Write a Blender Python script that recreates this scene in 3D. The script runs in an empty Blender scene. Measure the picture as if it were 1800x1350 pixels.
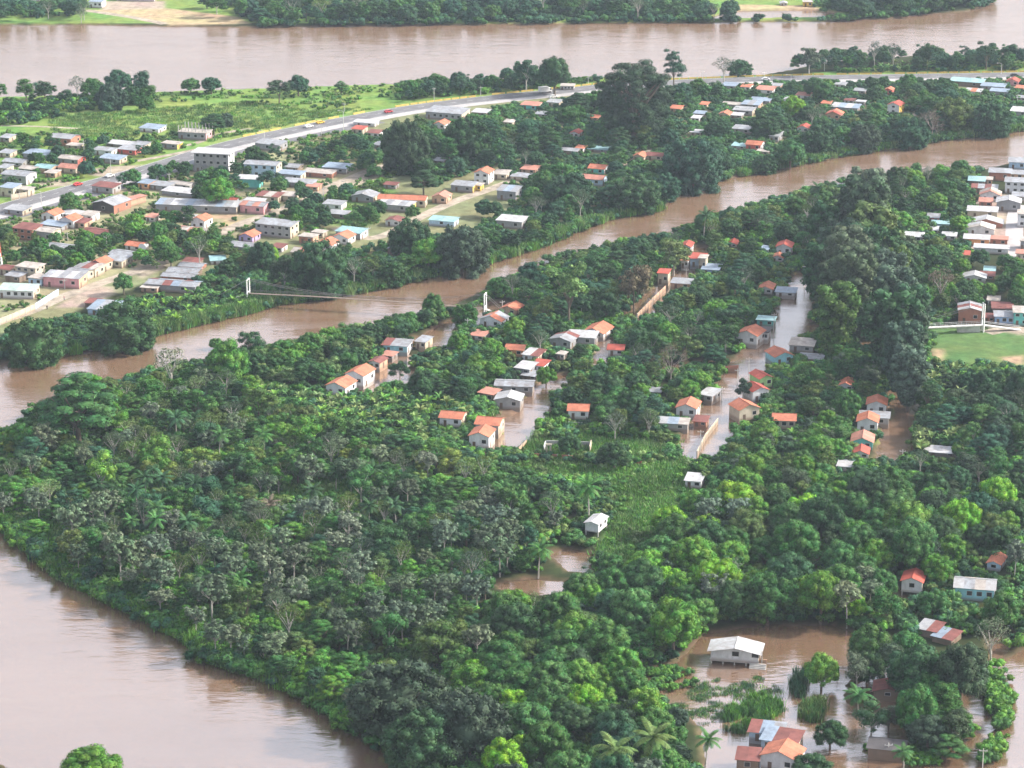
import bpy, bmesh, math, random
import numpy as np
from mathutils import Vector, Matrix
R = math.radians
random.seed(7)
scene = bpy.context.scene
# ------------------------------------------------------------------ camera
H, PITCH, FPX = 281.0, R(18.0), 4800.0
cd = bpy.data.cameras.new('camera'); cam = bpy.data.objects.new('camera', cd)
scene.collection.objects.link(cam); scene.camera = cam
cam.location = (0, 0, H); cam.rotation_euler = (R(90) - PITCH, 0, 0)
cd.sensor_fit = 'HORIZONTAL'; cd.sensor_width = 36.0; cd.lens = FPX / 1800 * 36.0
cd.clip_start = 1.0; cd.clip_end = 40000.0
# ------------------------------------------------------------------ sky, sun, exposure
SUN_EL, SUN_AZ = R(33), R(82)        # azimuth measured from +Y (away from the camera) towards +X (right)
world = bpy.data.worlds.new('World'); scene.world = world; world.use_nodes = True
wn = world.node_tree.nodes; wl = world.node_tree.links; wn.clear()
wo = wn.new('ShaderNodeOutputWorld'); wb = wn.new('ShaderNodeBackground'); ws = wn.new('ShaderNodeTexSky')
hs = wn.new('ShaderNodeHueSaturation')
ws.sky_type = 'NISHITA'; ws.sun_disc = False; ws.sun_elevation = SUN_EL; ws.sun_rotation = SUN_AZ
ws.air_density = 1.0; ws.dust_density = 5.0; ws.ozone_density = 1.0; ws.altitude = 100
hs.inputs['Saturation'].default_value = 0.7
wb.inputs['Strength'].default_value = 0.15
# thin bright cloud veil, the same all round
veil = wn.new('ShaderNodeMix'); veil.data_type = 'RGBA'; veil.blend_type = 'ADD'; veil.inputs[0].default_value = 1.0; veil.inputs[7].default_value = (2.3, 2.25, 2.35, 1)
wl.new(ws.outputs[0], hs.inputs['Color']); wl.new(hs.outputs[0], veil.inputs[6]); wl.new(veil.outputs[2], wb.inputs[0]); wl.new(wb.outputs[0], wo.inputs[0])
sd = bpy.data.lights.new('sun', 'SUN'); sd.energy = 5.0; sd.angle = R(2.0); sd.color = (1.0, 0.94, 0.85)
sun = bpy.data.objects.new('sun', sd); scene.collection.objects.link(sun)
sdir = Vector((math.sin(SUN_AZ) * math.cos(SUN_EL), math.cos(SUN_AZ) * math.cos(SUN_EL), math.sin(SUN_EL)))
sun.rotation_euler = (-sdir).to_track_quat('-Z', 'Y').to_euler(); sun.location = (200, 100, 300)
scene.view_settings.view_transform = 'Standard'; scene.view_settings.look = 'None'
scene.view_settings.exposure = 0.66; scene.view_settings.gamma = 1.0; scene.view_settings.use_curve_mapping = False
scene.render.engine = 'CYCLES'
scene.cycles.use_adaptive_sampling = True; scene.cycles.adaptive_threshold = 0.035; scene.cycles.adaptive_min_samples = 24
scene.cycles.max_bounces = 4; scene.cycles.diffuse_bounces = 2; scene.cycles.glossy_bounces = 2
scene.cycles.transmission_bounces = 2; scene.cycles.volume_bounces = 0; scene.cycles.caustics_reflective = False

# ------------------------------------------------------------------ survey: the photograph's camera gives ground positions
CP, SP = math.cos(PITCH), math.sin(PITCH)
LAND = 0.8
def depth(py, z=LAND): return (H - z) / (SP + (py - 675) / FPX * CP)
def at(px, py, z=LAND):
    v = (py - 675) / FPX; t = (H - z) / (SP + v * CP)
    return Vector(((px - 900) / FPX * t, t * (CP - v * SP), z))
def to_px(p):
    x, y, z = p; dz = H - z
    t = y * CP + dz * SP; u = y * SP - dz * CP
    return 900 + x / t * FPX, 675 - u / t * FPX
def ppm(py, z=LAND): return FPX / depth(py, z)
def depr(py): return PITCH + math.atan((py - 675) / FPX)
def W(poly, z=0.0): return np.array([at(x, y, z)[:2] for x, y in poly])

# ------------------------------------------------------------------ object helpers
col = scene.collection
def put(name, data, parent=None):
    o = bpy.data.objects.new(name, data); col.objects.link(o)
    if parent is not None: o.parent = parent
    return o
def tag(o, label, cat, group=None, kind=None):
    if label: o['label'] = label
    if cat: o['category'] = cat
    if group: o['group'] = group
    if kind: o['kind'] = kind
    return o
def structure(o, label=None):
    o['kind'] = 'structure'
    if label: o['label'] = label
    return o
def thing(name, label, cat, loc=(0, 0, 0), rz=0.0, group=None):
    o = put(name, None); o.location = loc; o.rotation_euler = (0, 0, rz); o.empty_display_size = 0.5
    return tag(o, label, cat, group)
def np_mesh(name, V, faces, mats=(), smooth=False, fattr=None):
    """faces: list of (n,k) int arrays; fattr: float per face"""
    me = bpy.data.meshes.new(name)
    V = np.asarray(V, dtype=np.float32)
    loops = np.concatenate([np.asarray(f, dtype=np.int32).ravel() for f in faces])
    tot = np.concatenate([np.full(len(f), np.asarray(f).shape[1], dtype=np.int32) for f in faces])
    start = np.concatenate([[0], np.cumsum(tot)[:-1]]).astype(np.int32)
    me.vertices.add(len(V)); me.vertices.foreach_set('co', V.ravel())
    me.loops.add(len(loops)); me.loops.foreach_set('vertex_index', loops)
    me.polygons.add(len(tot)); me.polygons.foreach_set('loop_start', start)
    me.polygons.foreach_set('loop_total', tot)
    if smooth: me.polygons.foreach_set('use_smooth', np.ones(len(tot), dtype=bool))
    if fattr is not None:
        a = me.attributes.new('rnd', 'FLOAT', 'FACE'); a.data.foreach_set('value', np.asarray(fattr, dtype=np.float32))
    for m in mats: me.materials.append(m)
    me.update(calc_edges=True); me.validate()
    return me
class MB:
    def __init__(s): s.v = []; s.f = []
    def add(s, vs, fs):
        o = len(s.v); s.v += [tuple(v) for v in vs]; s.f += [tuple(i + o for i in f) for f in fs]; return s
    def box(s, x0, x1, y0, y1, z0, z1):
        return s.add([(x0,y0,z0),(x1,y0,z0),(x1,y1,z0),(x0,y1,z0),(x0,y0,z1),(x1,y0,z1),(x1,y1,z1),(x0,y1,z1)],
                     [(3,2,1,0),(4,5,6,7),(0,1,5,4),(1,2,6,5),(2,3,7,6),(3,0,4,7)])
    def slab(s, a, b, c, d, th):
        """quad a,b,c,d (counter-clockwise from above) with thickness th below"""
        P = [Vector(q) for q in (a, b, c, d)]; n = (P[1]-P[0]).cross(P[3]-P[0]).normalized() * th
        Q = [p - n for p in P]
        return s.add(P + Q, [(0,1,2,3),(7,6,5,4),(0,4,5,1),(1,5,6,2),(2,6,7,3),(3,7,4,0)])
    def tube(s, pts, rad, n=6, cap=True):
        pts = [Vector(p) for p in pts]; rings = []; o = len(s.v)
        for i, p in enumerate(pts):
            d = (pts[min(i+1, len(pts)-1)] - pts[max(i-1, 0)]).normalized()
            a = d.cross(Vector((0,0,1)) if abs(d.z) < .9 else Vector((1,0,0))).normalized(); b = d.cross(a)
            r = rad[i] if hasattr(rad, '__len__') else rad
            for k in range(n):
                t = 2*math.pi*k/n; s.v.append(tuple(p + (a*math.cos(t) + b*math.sin(t)) * r))
        for i in range(len(pts)-1):
            for k in range(n):
                k2 = (k+1) % n
                s.f.append((o+i*n+k, o+i*n+k2, o+(i+1)*n+k2, o+(i+1)*n+k))
        if cap:
            s.f.append(tuple(o + k for k in range(n))); s.f.append(tuple(o + (len(pts)-1)*n + k for k in reversed(range(n))))
        return s
    def mesh(s, name, mat):
        me = bpy.data.meshes.new(name); me.from_pydata(s.v, [], s.f)
        if mat: me.materials.append(mat)
        return me
    def build(s, name, mat, parent=None): return put(name, s.mesh(name, mat), parent)

# ------------------------------------------------------------------ materials
MATS = {}
def nodes(m):
    m.use_nodes = True; nt = m.node_tree; nt.nodes.clear(); return nt, nt.nodes, nt.links
def surf(name, rgb, rough=0.7, var=0.25, scale=0.6, spec=0.3, stretch=(1,1,1), dirt=None, metal=0.0, bump=0.0, bscale=3.0, mud=0.0):
    if name in MATS: return MATS[name]
    m = bpy.data.materials.new(name); nt, N, L = nodes(m)
    out = N.new('ShaderNodeOutputMaterial'); b = N.new('ShaderNodeBsdfPrincipled'); L.new(b.outputs[0], out.inputs[0])
    tc = N.new('ShaderNodeTexCoord'); mp = N.new('ShaderNodeMapping'); mp.inputs['Scale'].default_value = stretch
    L.new(tc.outputs['Object'], mp.inputs[0])
    n1 = N.new('ShaderNodeTexNoise'); n1.inputs['Scale'].default_value = scale; n1.inputs['Detail'].default_value = 5; n1.inputs['Roughness'].default_value = 0.65
    oi = N.new('ShaderNodeObjectInfo'); ad = N.new('ShaderNodeVectorMath'); ad.operation = 'ADD'
    mu = N.new('ShaderNodeMath'); mu.operation = 'MULTIPLY'; mu.inputs[1].default_value = 57.0
    L.new(oi.outputs['Random'], mu.inputs[0]); L.new(mp.outputs[0], ad.inputs[0]); L.new(mu.outputs[0], ad.inputs[1]); L.new(ad.outputs[0], n1.inputs['Vector'])
    rp = N.new('ShaderNodeMapRange'); rp.inputs[1].default_value = 0.3; rp.inputs[2].default_value = 0.7
    L.new(n1.outputs[0], rp.inputs[0])
    mix = N.new('ShaderNodeMix'); mix.data_type = 'RGBA'
    d = dirt if dirt else tuple(c*(1-var*1.6) for c in rgb)
    mix.inputs[6].default_value = (*d, 1); mix.inputs[7].default_value = (*[min(1, c*(1+var*0.35)) for c in rgb], 1)
    L.new(rp.outputs[0], mix.inputs[0]); colour = mix.outputs[2]
    if mud:      # silt stain left on the foot of the walls
        sx = N.new('ShaderNodeSeparateXYZ'); L.new(tc.outputs['Object'], sx.inputs[0])
        zz = N.new('ShaderNodeMath'); zz.operation = 'MULTIPLY_ADD'; zz.inputs[1].default_value = -1.1; L.new(n1.outputs[0], zz.inputs[0]); L.new(sx.outputs['Z'], zz.inputs[2])
        mr_ = N.new('ShaderNodeMapRange'); mr_.inputs[1].default_value = .55; mr_.inputs[2].default_value = -.25; mr_.inputs[3].default_value = 0; mr_.inputs[4].default_value = mud; L.new(zz.outputs[0], mr_.inputs[0])
        m3 = N.new('ShaderNodeMix'); m3.data_type = 'RGBA'; m3.inputs[7].default_value = (.20,.14,.10,1); L.new(mr_.outputs[0], m3.inputs[0]); L.new(colour, m3.inputs[6]); colour = m3.outputs[2]
    L.new(colour, b.inputs['Base Color'])
    b.inputs['Roughness'].default_value = rough; b.inputs['Specular IOR Level'].default_value = spec; b.inputs['Metallic'].default_value = metal
    if bump:
        bn = N.new('ShaderNodeTexNoise'); bn.inputs['Scale'].default_value = bscale; bn.inputs['Detail'].default_value = 4
        bp = N.new('ShaderNodeBump'); bp.inputs['Strength'].default_value = bump; bp.inputs['Distance'].default_value = 0.1
        L.new(mp.outputs[0], bn.inputs['Vector']); L.new(bn.outputs[0], bp.inputs['Height']); L.new(bp.outputs[0], b.inputs['Normal'])
    MATS[name] = m; return m
def foliage(name, instanced=False, trans=0.16, lo=0.42, hi=1.75, rough=0.6, spec=0.10):
    m = bpy.data.materials.new(name); nt, N, L = nodes(m)
    out = N.new('ShaderNodeOutputMaterial')
    at_ = N.new('ShaderNodeAttribute'); at_.attribute_name = 'rnd'
    mr = N.new('ShaderNodeMapRange'); mr.inputs[3].default_value = lo; mr.inputs[4].default_value = hi
    L.new(at_.outputs['Fac'], mr.inputs[0])
    # leaf colour: the tree's own colour, or the plant's own tint inside a ground-cover mass
    ia = N.new('ShaderNodeAttribute'); ia.attribute_type = 'INSTANCER'; ia.attribute_name = 'tint'
    oi = N.new('ShaderNodeObjectInfo'); su = N.new('ShaderNodeVectorMath'); su.operation = 'ADD'
    L.new(oi.outputs['Color'], su.inputs[0]); L.new(ia.outputs['Color'], su.inputs[1])
    vm = N.new('ShaderNodeVectorMath'); vm.operation = 'SCALE'
    L.new(su.outputs[0], vm.inputs[0]); L.new(mr.outputs[0], vm.inputs['Scale'])
    # broad patches of older and newer leaf over the crown
    tc = N.new('ShaderNodeTexCoord'); ns = N.new('ShaderNodeTexNoise'); ns.inputs['Scale'].default_value = 0.45; ns.inputs['Detail'].default_value = 2
    L.new(tc.outputs['Object'], ns.inputs['Vector'])
    m2 = N.new('ShaderNodeMapRange'); m2.inputs[1].default_value = 0.35; m2.inputs[2].default_value = 0.65; m2.inputs[3].default_value = 0.482; m2.inputs[4].default_value = 0.53
    L.new(ns.outputs[0], m2.inputs[0])
    hsv = N.new('ShaderNodeHueSaturation'); hsv.inputs['Value'].default_value = 1.0
    L.new(m2.outputs[0], hsv.inputs['Hue']); L.new(vm.outputs[0], hsv.inputs['Color'])
    b = N.new('ShaderNodeBsdfPrincipled'); b.inputs['Roughness'].default_value = rough; b.inputs['Specular IOR Level'].default_value = spec
    tr = N.new('ShaderNodeBsdfTranslucent'); mx = N.new('ShaderNodeMixShader'); mx.inputs[0].default_value = trans
    L.new(hsv.outputs[0], b.inputs['Base Color']); L.new(hsv.outputs[0], tr.inputs['Color'])
    L.new(b.outputs[0], mx.inputs[1]); L.new(tr.outputs[0], mx.inputs[2]); L.new(mx.outputs[0], out.inputs[0])
    MATS[name] = m; return m
FOL = FOLI = foliage('leaf')
BARK = surf('bark', (0.16, 0.13, 0.10), 0.9, 0.3, 2.0)
PALEBARK = surf('pale_bark', (0.42, 0.40, 0.36), 0.85, 0.25, 2.0)
# ------------------------------------------------------------------ water bodies (surveyed outlines)
RIVER_FAR = [(-3000,43),(0,43),(150,44),(300,47),(450,48),(700,45),(900,42),(1200,40),(1340,38),(1480,38),(1600,30),(1700,20),(1745,6),(1760,-15),(1800,-45),(3500,-70),(3500,80),(1800,96),(1600,100),(1450,110),(1390,124),(1340,133),(1200,138),(1060,138),(1010,142),(900,142),(740,148),(600,152),(450,157),(300,162),(150,168),(0,172),(-3000,190)]
RIVER_MID = [(-2500,720),(-300,665),(0,640),(100,632),(190,610),(300,582),(420,555),(490,536),(560,527),(620,518),(700,502),(800,478),(900,452),(960,432),(1020,405),(1080,384),(1170,369),(1182,345),(1220,327),(1340,303),(1480,276),(1640,250),(1800,230),(3500,120),(3500,170),(1800,281),(1730,299),(1660,294),(1580,314),(1500,321),(1400,346),(1300,374),(1230,397),(1180,417),(1080,436),(1000,451),(930,473),(850,511),(780,544),(740,561),(650,581),(560,601),(480,619),(380,639),(280,659),(170,684),(60,734),(0,777),(-300,889),(-2500,980)]
RIVER_NEAR = [(-3000,915),(-200,858),(0,922),(48,965),(120,1022),(245,1080),(345,1138),(365,1162),(465,1192),(558,1238),(622,1288),(676,1330),(780,1420),(500,1470),(250,1400),(60,1370),(0,1345),(-300,1300),(-3000,1250)]
RIVER_EAST = [(1800,1142),(1770,1160),(1752,1185),(1768,1240),(1758,1290),(1745,1345),(1735,1420),(1900,1600),(3000,1600),(3000,1000),(1900,1100)]
FLOOD = [(1190,1165),(1240,1115),(1340,1100),(1460,1100),(1510,1118),(1500,1160),(1480,1230),(1540,1265),(1640,1265),(1700,1290),(1735,1345),(1720,1420),(1250,1430),(1240,1330),(1235,1280),(1190,1245),(1130,1215),(1090,1190)]
PONDS = [[(968,975),(1005,964),(1040,978),(1036,1008),(1000,1006)], [(872,1028),(930,1018),(1002,1026),(986,1046),(898,1044)],
         [(1738,1105),(1775,1100),(1778,1130),(1760,1165),(1742,1150)],[(1565,1045),(1590,1030),(1590,1065),(1572,1070)],
         [(675,660),(735,650),(740,675),(690,690)], [(730,592),(790,590),(800,612),(745,625)],[(1560,1165),(1600,1160),(1640,1230),(1600,1300),(1560,1260),(1500,1210)],
         [(1285,20),(1440,18),(1500,30),(1380,32),(1240,34)]]
WLINES = [([(1228,800),(1248,755),(1288,705),(1310,660),(1345,622),(1372,590),(1392,555),(1412,525),(1425,490)], 7.3),
          ([(1180,650),(1240,641),(1310,640)], 3.6),
          ([(1352,585),(1380,590),(1410,580)], 7.0),
          ([(1565,330),(1548,420),(1520,500),(1505,560)], 2.0), ([(1505,560),(1515,590),(1555,630),(1588,690),(1590,720),(1580,755),(1566,815)], 4.8),
          ([(868,790),(905,772),(930,745),(938,712),(972,684)], 5.0), ([(890,745),(930,745)], 7.0),
          ([(1055,640),(1064,620),(1068,600)], 3.1), ([(955,690),(985,668)], 5.6),
          ([(1120,560),(1150,525),(1190,497),(1222,468),(1235,440)], 4.8),
          ([(750,605),(800,575),(845,555),(880,540)], 5.6), ([(640,690),(668,665),(690,650),(700,630)], 5.0),
          ([(1700,1335),(1735,1290),(1715,1230),(1725,1170)], 3.6)]
def inside(poly, P):
    x, y = P[:, 0], P[:, 1]; c = np.zeros(len(P), bool); n = len(poly); j = n - 1
    for i in range(n):
        xi, yi = poly[i]; xj, yj = poly[j]
        if yi != yj:
            m = ((yi > y) != (yj > y)) & (x < (xj - xi) * (y - yi) / (yj - yi) + xi); c ^= m
        j = i
    return c
def seg_dist(pts, P, closed=False):
    d = np.full(len(P), 1e9); n = len(pts)
    for i in range(n if closed else n - 1):
        a = pts[i]; b = pts[(i + 1) % n]; ab = b - a; L2 = max(ab @ ab, 1e-9)
        t = np.clip(((P - a) @ ab) / L2, 0, 1); q = a + t[:, None] * ab
        d = np.minimum(d, np.hypot(*(P - q).T))
    return d
WPOLY = [W(p) for p in [RIVER_FAR, RIVER_MID, RIVER_NEAR, RIVER_EAST, FLOOD] + PONDS]
WLIN = [(W(p), w) for p, w in WLINES]
def shore(P):
    """signed distance to the water's edge, positive on land"""
    P = np.asarray(P, float); d = np.full(len(P), 1e9)
    for poly in WPOLY:
        s = seg_dist(poly, P, True); s[inside(poly, P)] *= -1; d = np.minimum(d, s)
    for ln, w in WLIN: d = np.minimum(d, seg_dist(ln, P) - w)
    return d
# ------------------------------------------------------------------ ground sheet
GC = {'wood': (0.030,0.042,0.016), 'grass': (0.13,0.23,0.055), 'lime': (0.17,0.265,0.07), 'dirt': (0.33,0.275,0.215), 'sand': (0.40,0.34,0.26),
      'town': (0.17,0.185,0.095), 'yard': (0.25,0.25,0.14), 'pitch': (0.075,0.155,0.05), 'tan': (0.36,0.30,0.17), 'mud': (0.16,0.11,0.07), 'rank': (0.11,0.20,0.055)}
ZONES = [('grass', [(-3000,150),(300,150),(620,140),(1060,135),(1400,130),(1800,100),(3500,80),(3500,140),(1800,130),(1000,165),(600,215),(250,310),(0,370),(-3000,700)]),
         ('lime', [(90,205),(200,185),(420,180),(540,200),(440,232),(330,245),(120,240)]), ('lime',[(330,238),(470,222),(560,200),(640,190),(560,215),(420,250),(350,262)]),
         ('town', [(-3000,700),(0,370),(250,310),(600,215),(1000,165),(1800,130),(1800,225),(1300,300),(900,440),(480,500),(250,500),(150,540),(0,600),(-3000,900)]),
         ('yard', [(0,360),(260,300),(520,230),(640,300),(520,380),(420,400),(380,430),(240,470),(0,560)]),
         ('dirt', [(155,298),(200,292),(248,290),(230,303),(190,312),(160,308)]), ('dirt', [(60,318),(120,316),(130,326),(70,330)]),
         ('dirt', [(540,322),(600,318),(690,285),(680,305),(590,345),(530,350)]), ('yard',[(380,395),(450,380),(440,405),(395,420)]),
         ('tan', [(395,385),(430,388),(420,402),(385,408)]), ('tan', [(250,375),(430,378),(400,384),(260,385)]),
         ('rank', [(120,445),(110,430),(230,428),(240,440)]), ('rank', [(480,390),(620,330),(680,310),(700,340),(660,390),(640,400),(570,395)]),
         ('grass',[(520,340),(600,330),(590,350),(530,365)]),
         ('dirt', [(100,540),(160,500),(200,505),(205,515),(150,540)]), ('dirt',[(230,470),(285,450),(300,465),(250,490)]),
         ('grass', [(-3000,-60),(800,-60),(1300,-60),(1300,40),(-3000,44)]), ('tan', [(150,18),(290,14),(420,30),(440,42),(300,44),(230,30)]), ('dirt',[(170,2),(290,2),(290,15),(180,18)]),
         ('grass', [(1290,-20),(1500,-20),(1560,20),(1500,34),(1290,38)]), ('tan',[(1300,8),(1420,10),(1480,22),(1380,26),(1290,22)]),
         ('pitch', [(1630,578),(1700,577),(1800,582),(1900,590),(1900,650),(1790,655),(1650,632),(1632,605)]), ('dirt', [(1735,570),(1800,578),(1800,590),(1750,580)]),
         ('tan', [(1760,628),(1800,625),(1800,640),(1770,640)]), ('tan',[(1640,612),(1660,615),(1655,640),(1640,640)]),
         ('rank', [(900,800),(1140,812),(1215,800),(1225,850),(1180,900),(1140,1000),(1060,1000),(1060,940),(1090,880),(950,840)]),
         ('rank', [(820,720),(930,720),(920,790),(1000,740),(1160,745),(1200,780),(1150,810),(900,805)]),
         ('mud', [(840,715),(920,715),(925,735),(840,735)]), ('grass', [(868,738),(925,730),(925,745),(880,750)]),
         ('grass', [(870,765),(900,762),(905,775),(872,780)]), ('grass', [(1535,752),(1580,760),(1575,778),(1535,780)]),
         ('mud', [(1195,640),(1300,630),(1290,650),(1200,655)]), ('grass',[(985,615),(1055,612),(1050,635),(1000,640)]), ('dirt',[(1030,600),(1060,600),(1060,615),(1035,618)]),
         ('dirt', [(1768,380),(1800,380),(1800,445),(1770,445)]), ('dirt',[(1690,360),(1770,340),(1770,440),(1690,440)]),
         ('mud', [(680,905),(780,940),(760,985),(640,960)])]
gx = np.concatenate([[-9000,-4000,-1800,-900,-550], np.arange(-325, 325.1, 1.65), [550,900,1800,4000,9000]])
gy = np.concatenate([[-6000,-1500,0,250,420], np.arange(510, 1680, 1.9), [1720,1800,2200,3200,6000,14000,30000]])
GX, GY = np.meshgrid(gx, gy); GP = np.stack([GX.ravel(), GY.ravel()], 1)
sh = shore(GP)
nz = (np.sin(GP[:,0]*0.9+np.sin(GP[:,1]*0.7)*2)+np.sin(GP[:,1]*1.1+GP[:,0]*0.4))*0.35
s2 = sh + nz * np.clip(1 - np.abs(sh)/6, 0, 1)
tt = np.clip((s2 + 1.6) / 3.2, 0, 1); tt = tt*tt*(3-2*tt)
gz = -1.1 + (LAND + 1.1) * tt
SHG = sh.reshape(len(gy), len(gx))
HWG = None
def near_shore(x, y):
    i = min(max(int(np.searchsorted(gy, y))-1, 0), len(gy)-2); j = min(max(int(np.searchsorted(gx, x))-1, 0), len(gx)-2)
    u = (x-gx[j])/(gx[j+1]-gx[j]); v = (y-gy[i])/(gy[i+1]-gy[i])
    return (SHG[i,j]*(1-u)+SHG[i,j+1]*u)*(1-v)+(SHG[i+1,j]*(1-u)+SHG[i+1,j+1]*u)*v
def shore_q(P):
    P = np.asarray(P, float).reshape(-1, 2); x, y = P[:, 0], P[:, 1]
    i = np.clip(np.searchsorted(gy, y)-1, 0, len(gy)-2); j = np.clip(np.searchsorted(gx, x)-1, 0, len(gx)-2)
    u = (x-gx[j])/(gx[j+1]-gx[j]); v = (y-gy[i])/(gy[i+1]-gy[i])
    return (SHG[i,j]*(1-u)+SHG[i,j+1]*u)*(1-v)+(SHG[i+1,j]*(1-u)+SHG[i+1,j+1]*u)*v
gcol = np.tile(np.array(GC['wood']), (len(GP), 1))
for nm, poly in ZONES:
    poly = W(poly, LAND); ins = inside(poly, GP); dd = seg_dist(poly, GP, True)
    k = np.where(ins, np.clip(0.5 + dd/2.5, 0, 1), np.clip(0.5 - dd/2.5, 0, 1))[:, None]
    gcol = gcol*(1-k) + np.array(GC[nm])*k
wet = np.clip(1 - (s2 - 0.3)/1.6, 0, 1)[:, None]*0.7
gcol = gcol*(1-wet) + np.array(GC['mud'])*wet
nx_, ny_ = len(gx), len(gy)
ii = (np.arange(ny_-1)[:, None]*nx_ + np.arange(nx_-1)[None]).ravel()
m = bpy.data.materials.new('ground'); nt, N, L = nodes(m)
out = N.new('ShaderNodeOutputMaterial'); b = N.new('ShaderNodeBsdfPrincipled'); L.new(b.outputs[0], out.inputs[0])
a_ = N.new('ShaderNodeAttribute'); a_.attribute_name = 'gcol'
tc = N.new('ShaderNodeTexCoord'); n1 = N.new('ShaderNodeTexNoise'); n1.inputs['Scale'].default_value = 0.22; n1.inputs['Detail'].default_value = 8; n1.inputs['Roughness'].default_value = 0.7
n2 = N.new('ShaderNodeTexNoise'); n2.inputs['Scale'].default_value = 0.045; n2.inputs['Detail'].default_value = 4
L.new(tc.outputs['Object'], n1.inputs['Vector']); L.new(tc.outputs['Object'], n2.inputs['Vector'])
r1 = N.new('ShaderNodeMapRange'); r1.inputs[1].default_value = .3; r1.inputs[2].default_value = .7; r1.inputs[3].default_value = 0.6; r1.inputs[4].default_value = 1.3
L.new(n1.outputs[0], r1.inputs[0])
r2 = N.new('ShaderNodeMapRange'); r2.inputs[1].default_value = .35; r2.inputs[2].default_value = .65; r2.inputs[3].default_value = 0.455; r2.inputs[4].default_value = 0.52
L.new(n2.outputs[0], r2.inputs[0])
vm = N.new('ShaderNodeVectorMath'); vm.operation = 'SCALE'; L.new(a_.outputs['Color'], vm.inputs[0]); L.new(r1.outputs[0], vm.inputs['Scale'])
hv = N.new('ShaderNodeHueSaturation'); L.new(vm.outputs[0], hv.inputs['Color']); L.new(r2.outputs[0], hv.inputs['Hue'])
L.new(hv.outputs[0], b.inputs['Base Color']); b.inputs['Roughness'].default_value = 0.95; b.inputs['Specular IOR Level'].default_value = 0.1
bp = N.new('ShaderNodeBump'); bp.inputs['Strength'].default_value = 0.6; bp.inputs['Distance'].default_value = 0.5; L.new(n1.outputs[0], bp.inputs['Height']); L.new(bp.outputs[0], b.inputs['Normal'])
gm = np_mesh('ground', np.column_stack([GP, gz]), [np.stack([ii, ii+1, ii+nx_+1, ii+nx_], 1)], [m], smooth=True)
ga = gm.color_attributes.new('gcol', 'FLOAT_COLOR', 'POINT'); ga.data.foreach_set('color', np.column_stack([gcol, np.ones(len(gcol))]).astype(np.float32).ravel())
ground = structure(put('ground', gm))
# ------------------------------------------------------------------ water sheet
m = bpy.data.materials.new('river_water'); nt, N, L = nodes(m)
out = N.new('ShaderNodeOutputMaterial'); b = N.new('ShaderNodeBsdfPrincipled'); L.new(b.outputs[0], out.inputs[0])
tc = N.new('ShaderNodeTexCoord'); mp = N.new('ShaderNodeMapping'); mp.inputs['Scale'].default_value = (0.30, 0.85, 1); L.new(tc.outputs['Object'], mp.inputs[0])
n1 = N.new('ShaderNodeTexNoise'); n1.inputs['Scale'].default_value = 0.9; n1.inputs['Detail'].default_value = 5; n1.inputs['Distortion'].default_value = 0.6
n2 = N.new('ShaderNodeTexNoise'); n2.inputs['Scale'].default_value = 0.035; n2.inputs['Detail'].default_value = 4
n3 = N.new('ShaderNodeTexNoise'); n3.inputs['Scale'].default_value = 0.12; n3.inputs['Detail'].default_value = 3; n3.inputs['Distortion'].default_value = 1.5
for n_ in (n1, n2, n3): L.new(mp.outputs[0], n_.inputs['Vector'])
cr = N.new('ShaderNodeMix'); cr.data_type = 'RGBA'; cr.inputs[6].default_value = (0.145,0.084,0.050,1); cr.inputs[7].default_value = (0.235,0.146,0.092,1)
L.new(n2.outputs[0], cr.inputs[0]); L.new(cr.outputs[2], b.inputs['Base Color'])
ad = N.new('ShaderNodeMath'); ad.operation = 'MULTIPLY_ADD'; ad.inputs[1].default_value = 2.2; L.new(n3.outputs[0], ad.inputs[0]); L.new(n1.outputs[0], ad.inputs[2])
bp = N.new('ShaderNodeBump'); bp.inputs['Strength'].default_value = 0.32; bp.inputs['Distance'].default_value = 0.35; L.new(ad.outputs[0], bp.inputs['Height']); L.new(bp.outputs[0], b.inputs['Normal'])
rg = N.new('ShaderNodeMapRange'); rg.inputs[1].default_value = .35; rg.inputs[2].default_value = .65; rg.inputs[3].default_value = .05; rg.inputs[4].default_value = .26; L.new(n3.outputs[0], rg.inputs[0]); L.new(rg.outputs[0], b.inputs['Roughness'])
b.inputs['IOR'].default_value = 4.6
water = structure(MB().add([(-9000,-6000,0),(9000,-6000,0),(9000,30000,0),(-9000,30000,0)], [(0,1,2,3)]).build('river_water', m), 'muddy brown river water spread over the low ground')

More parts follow.
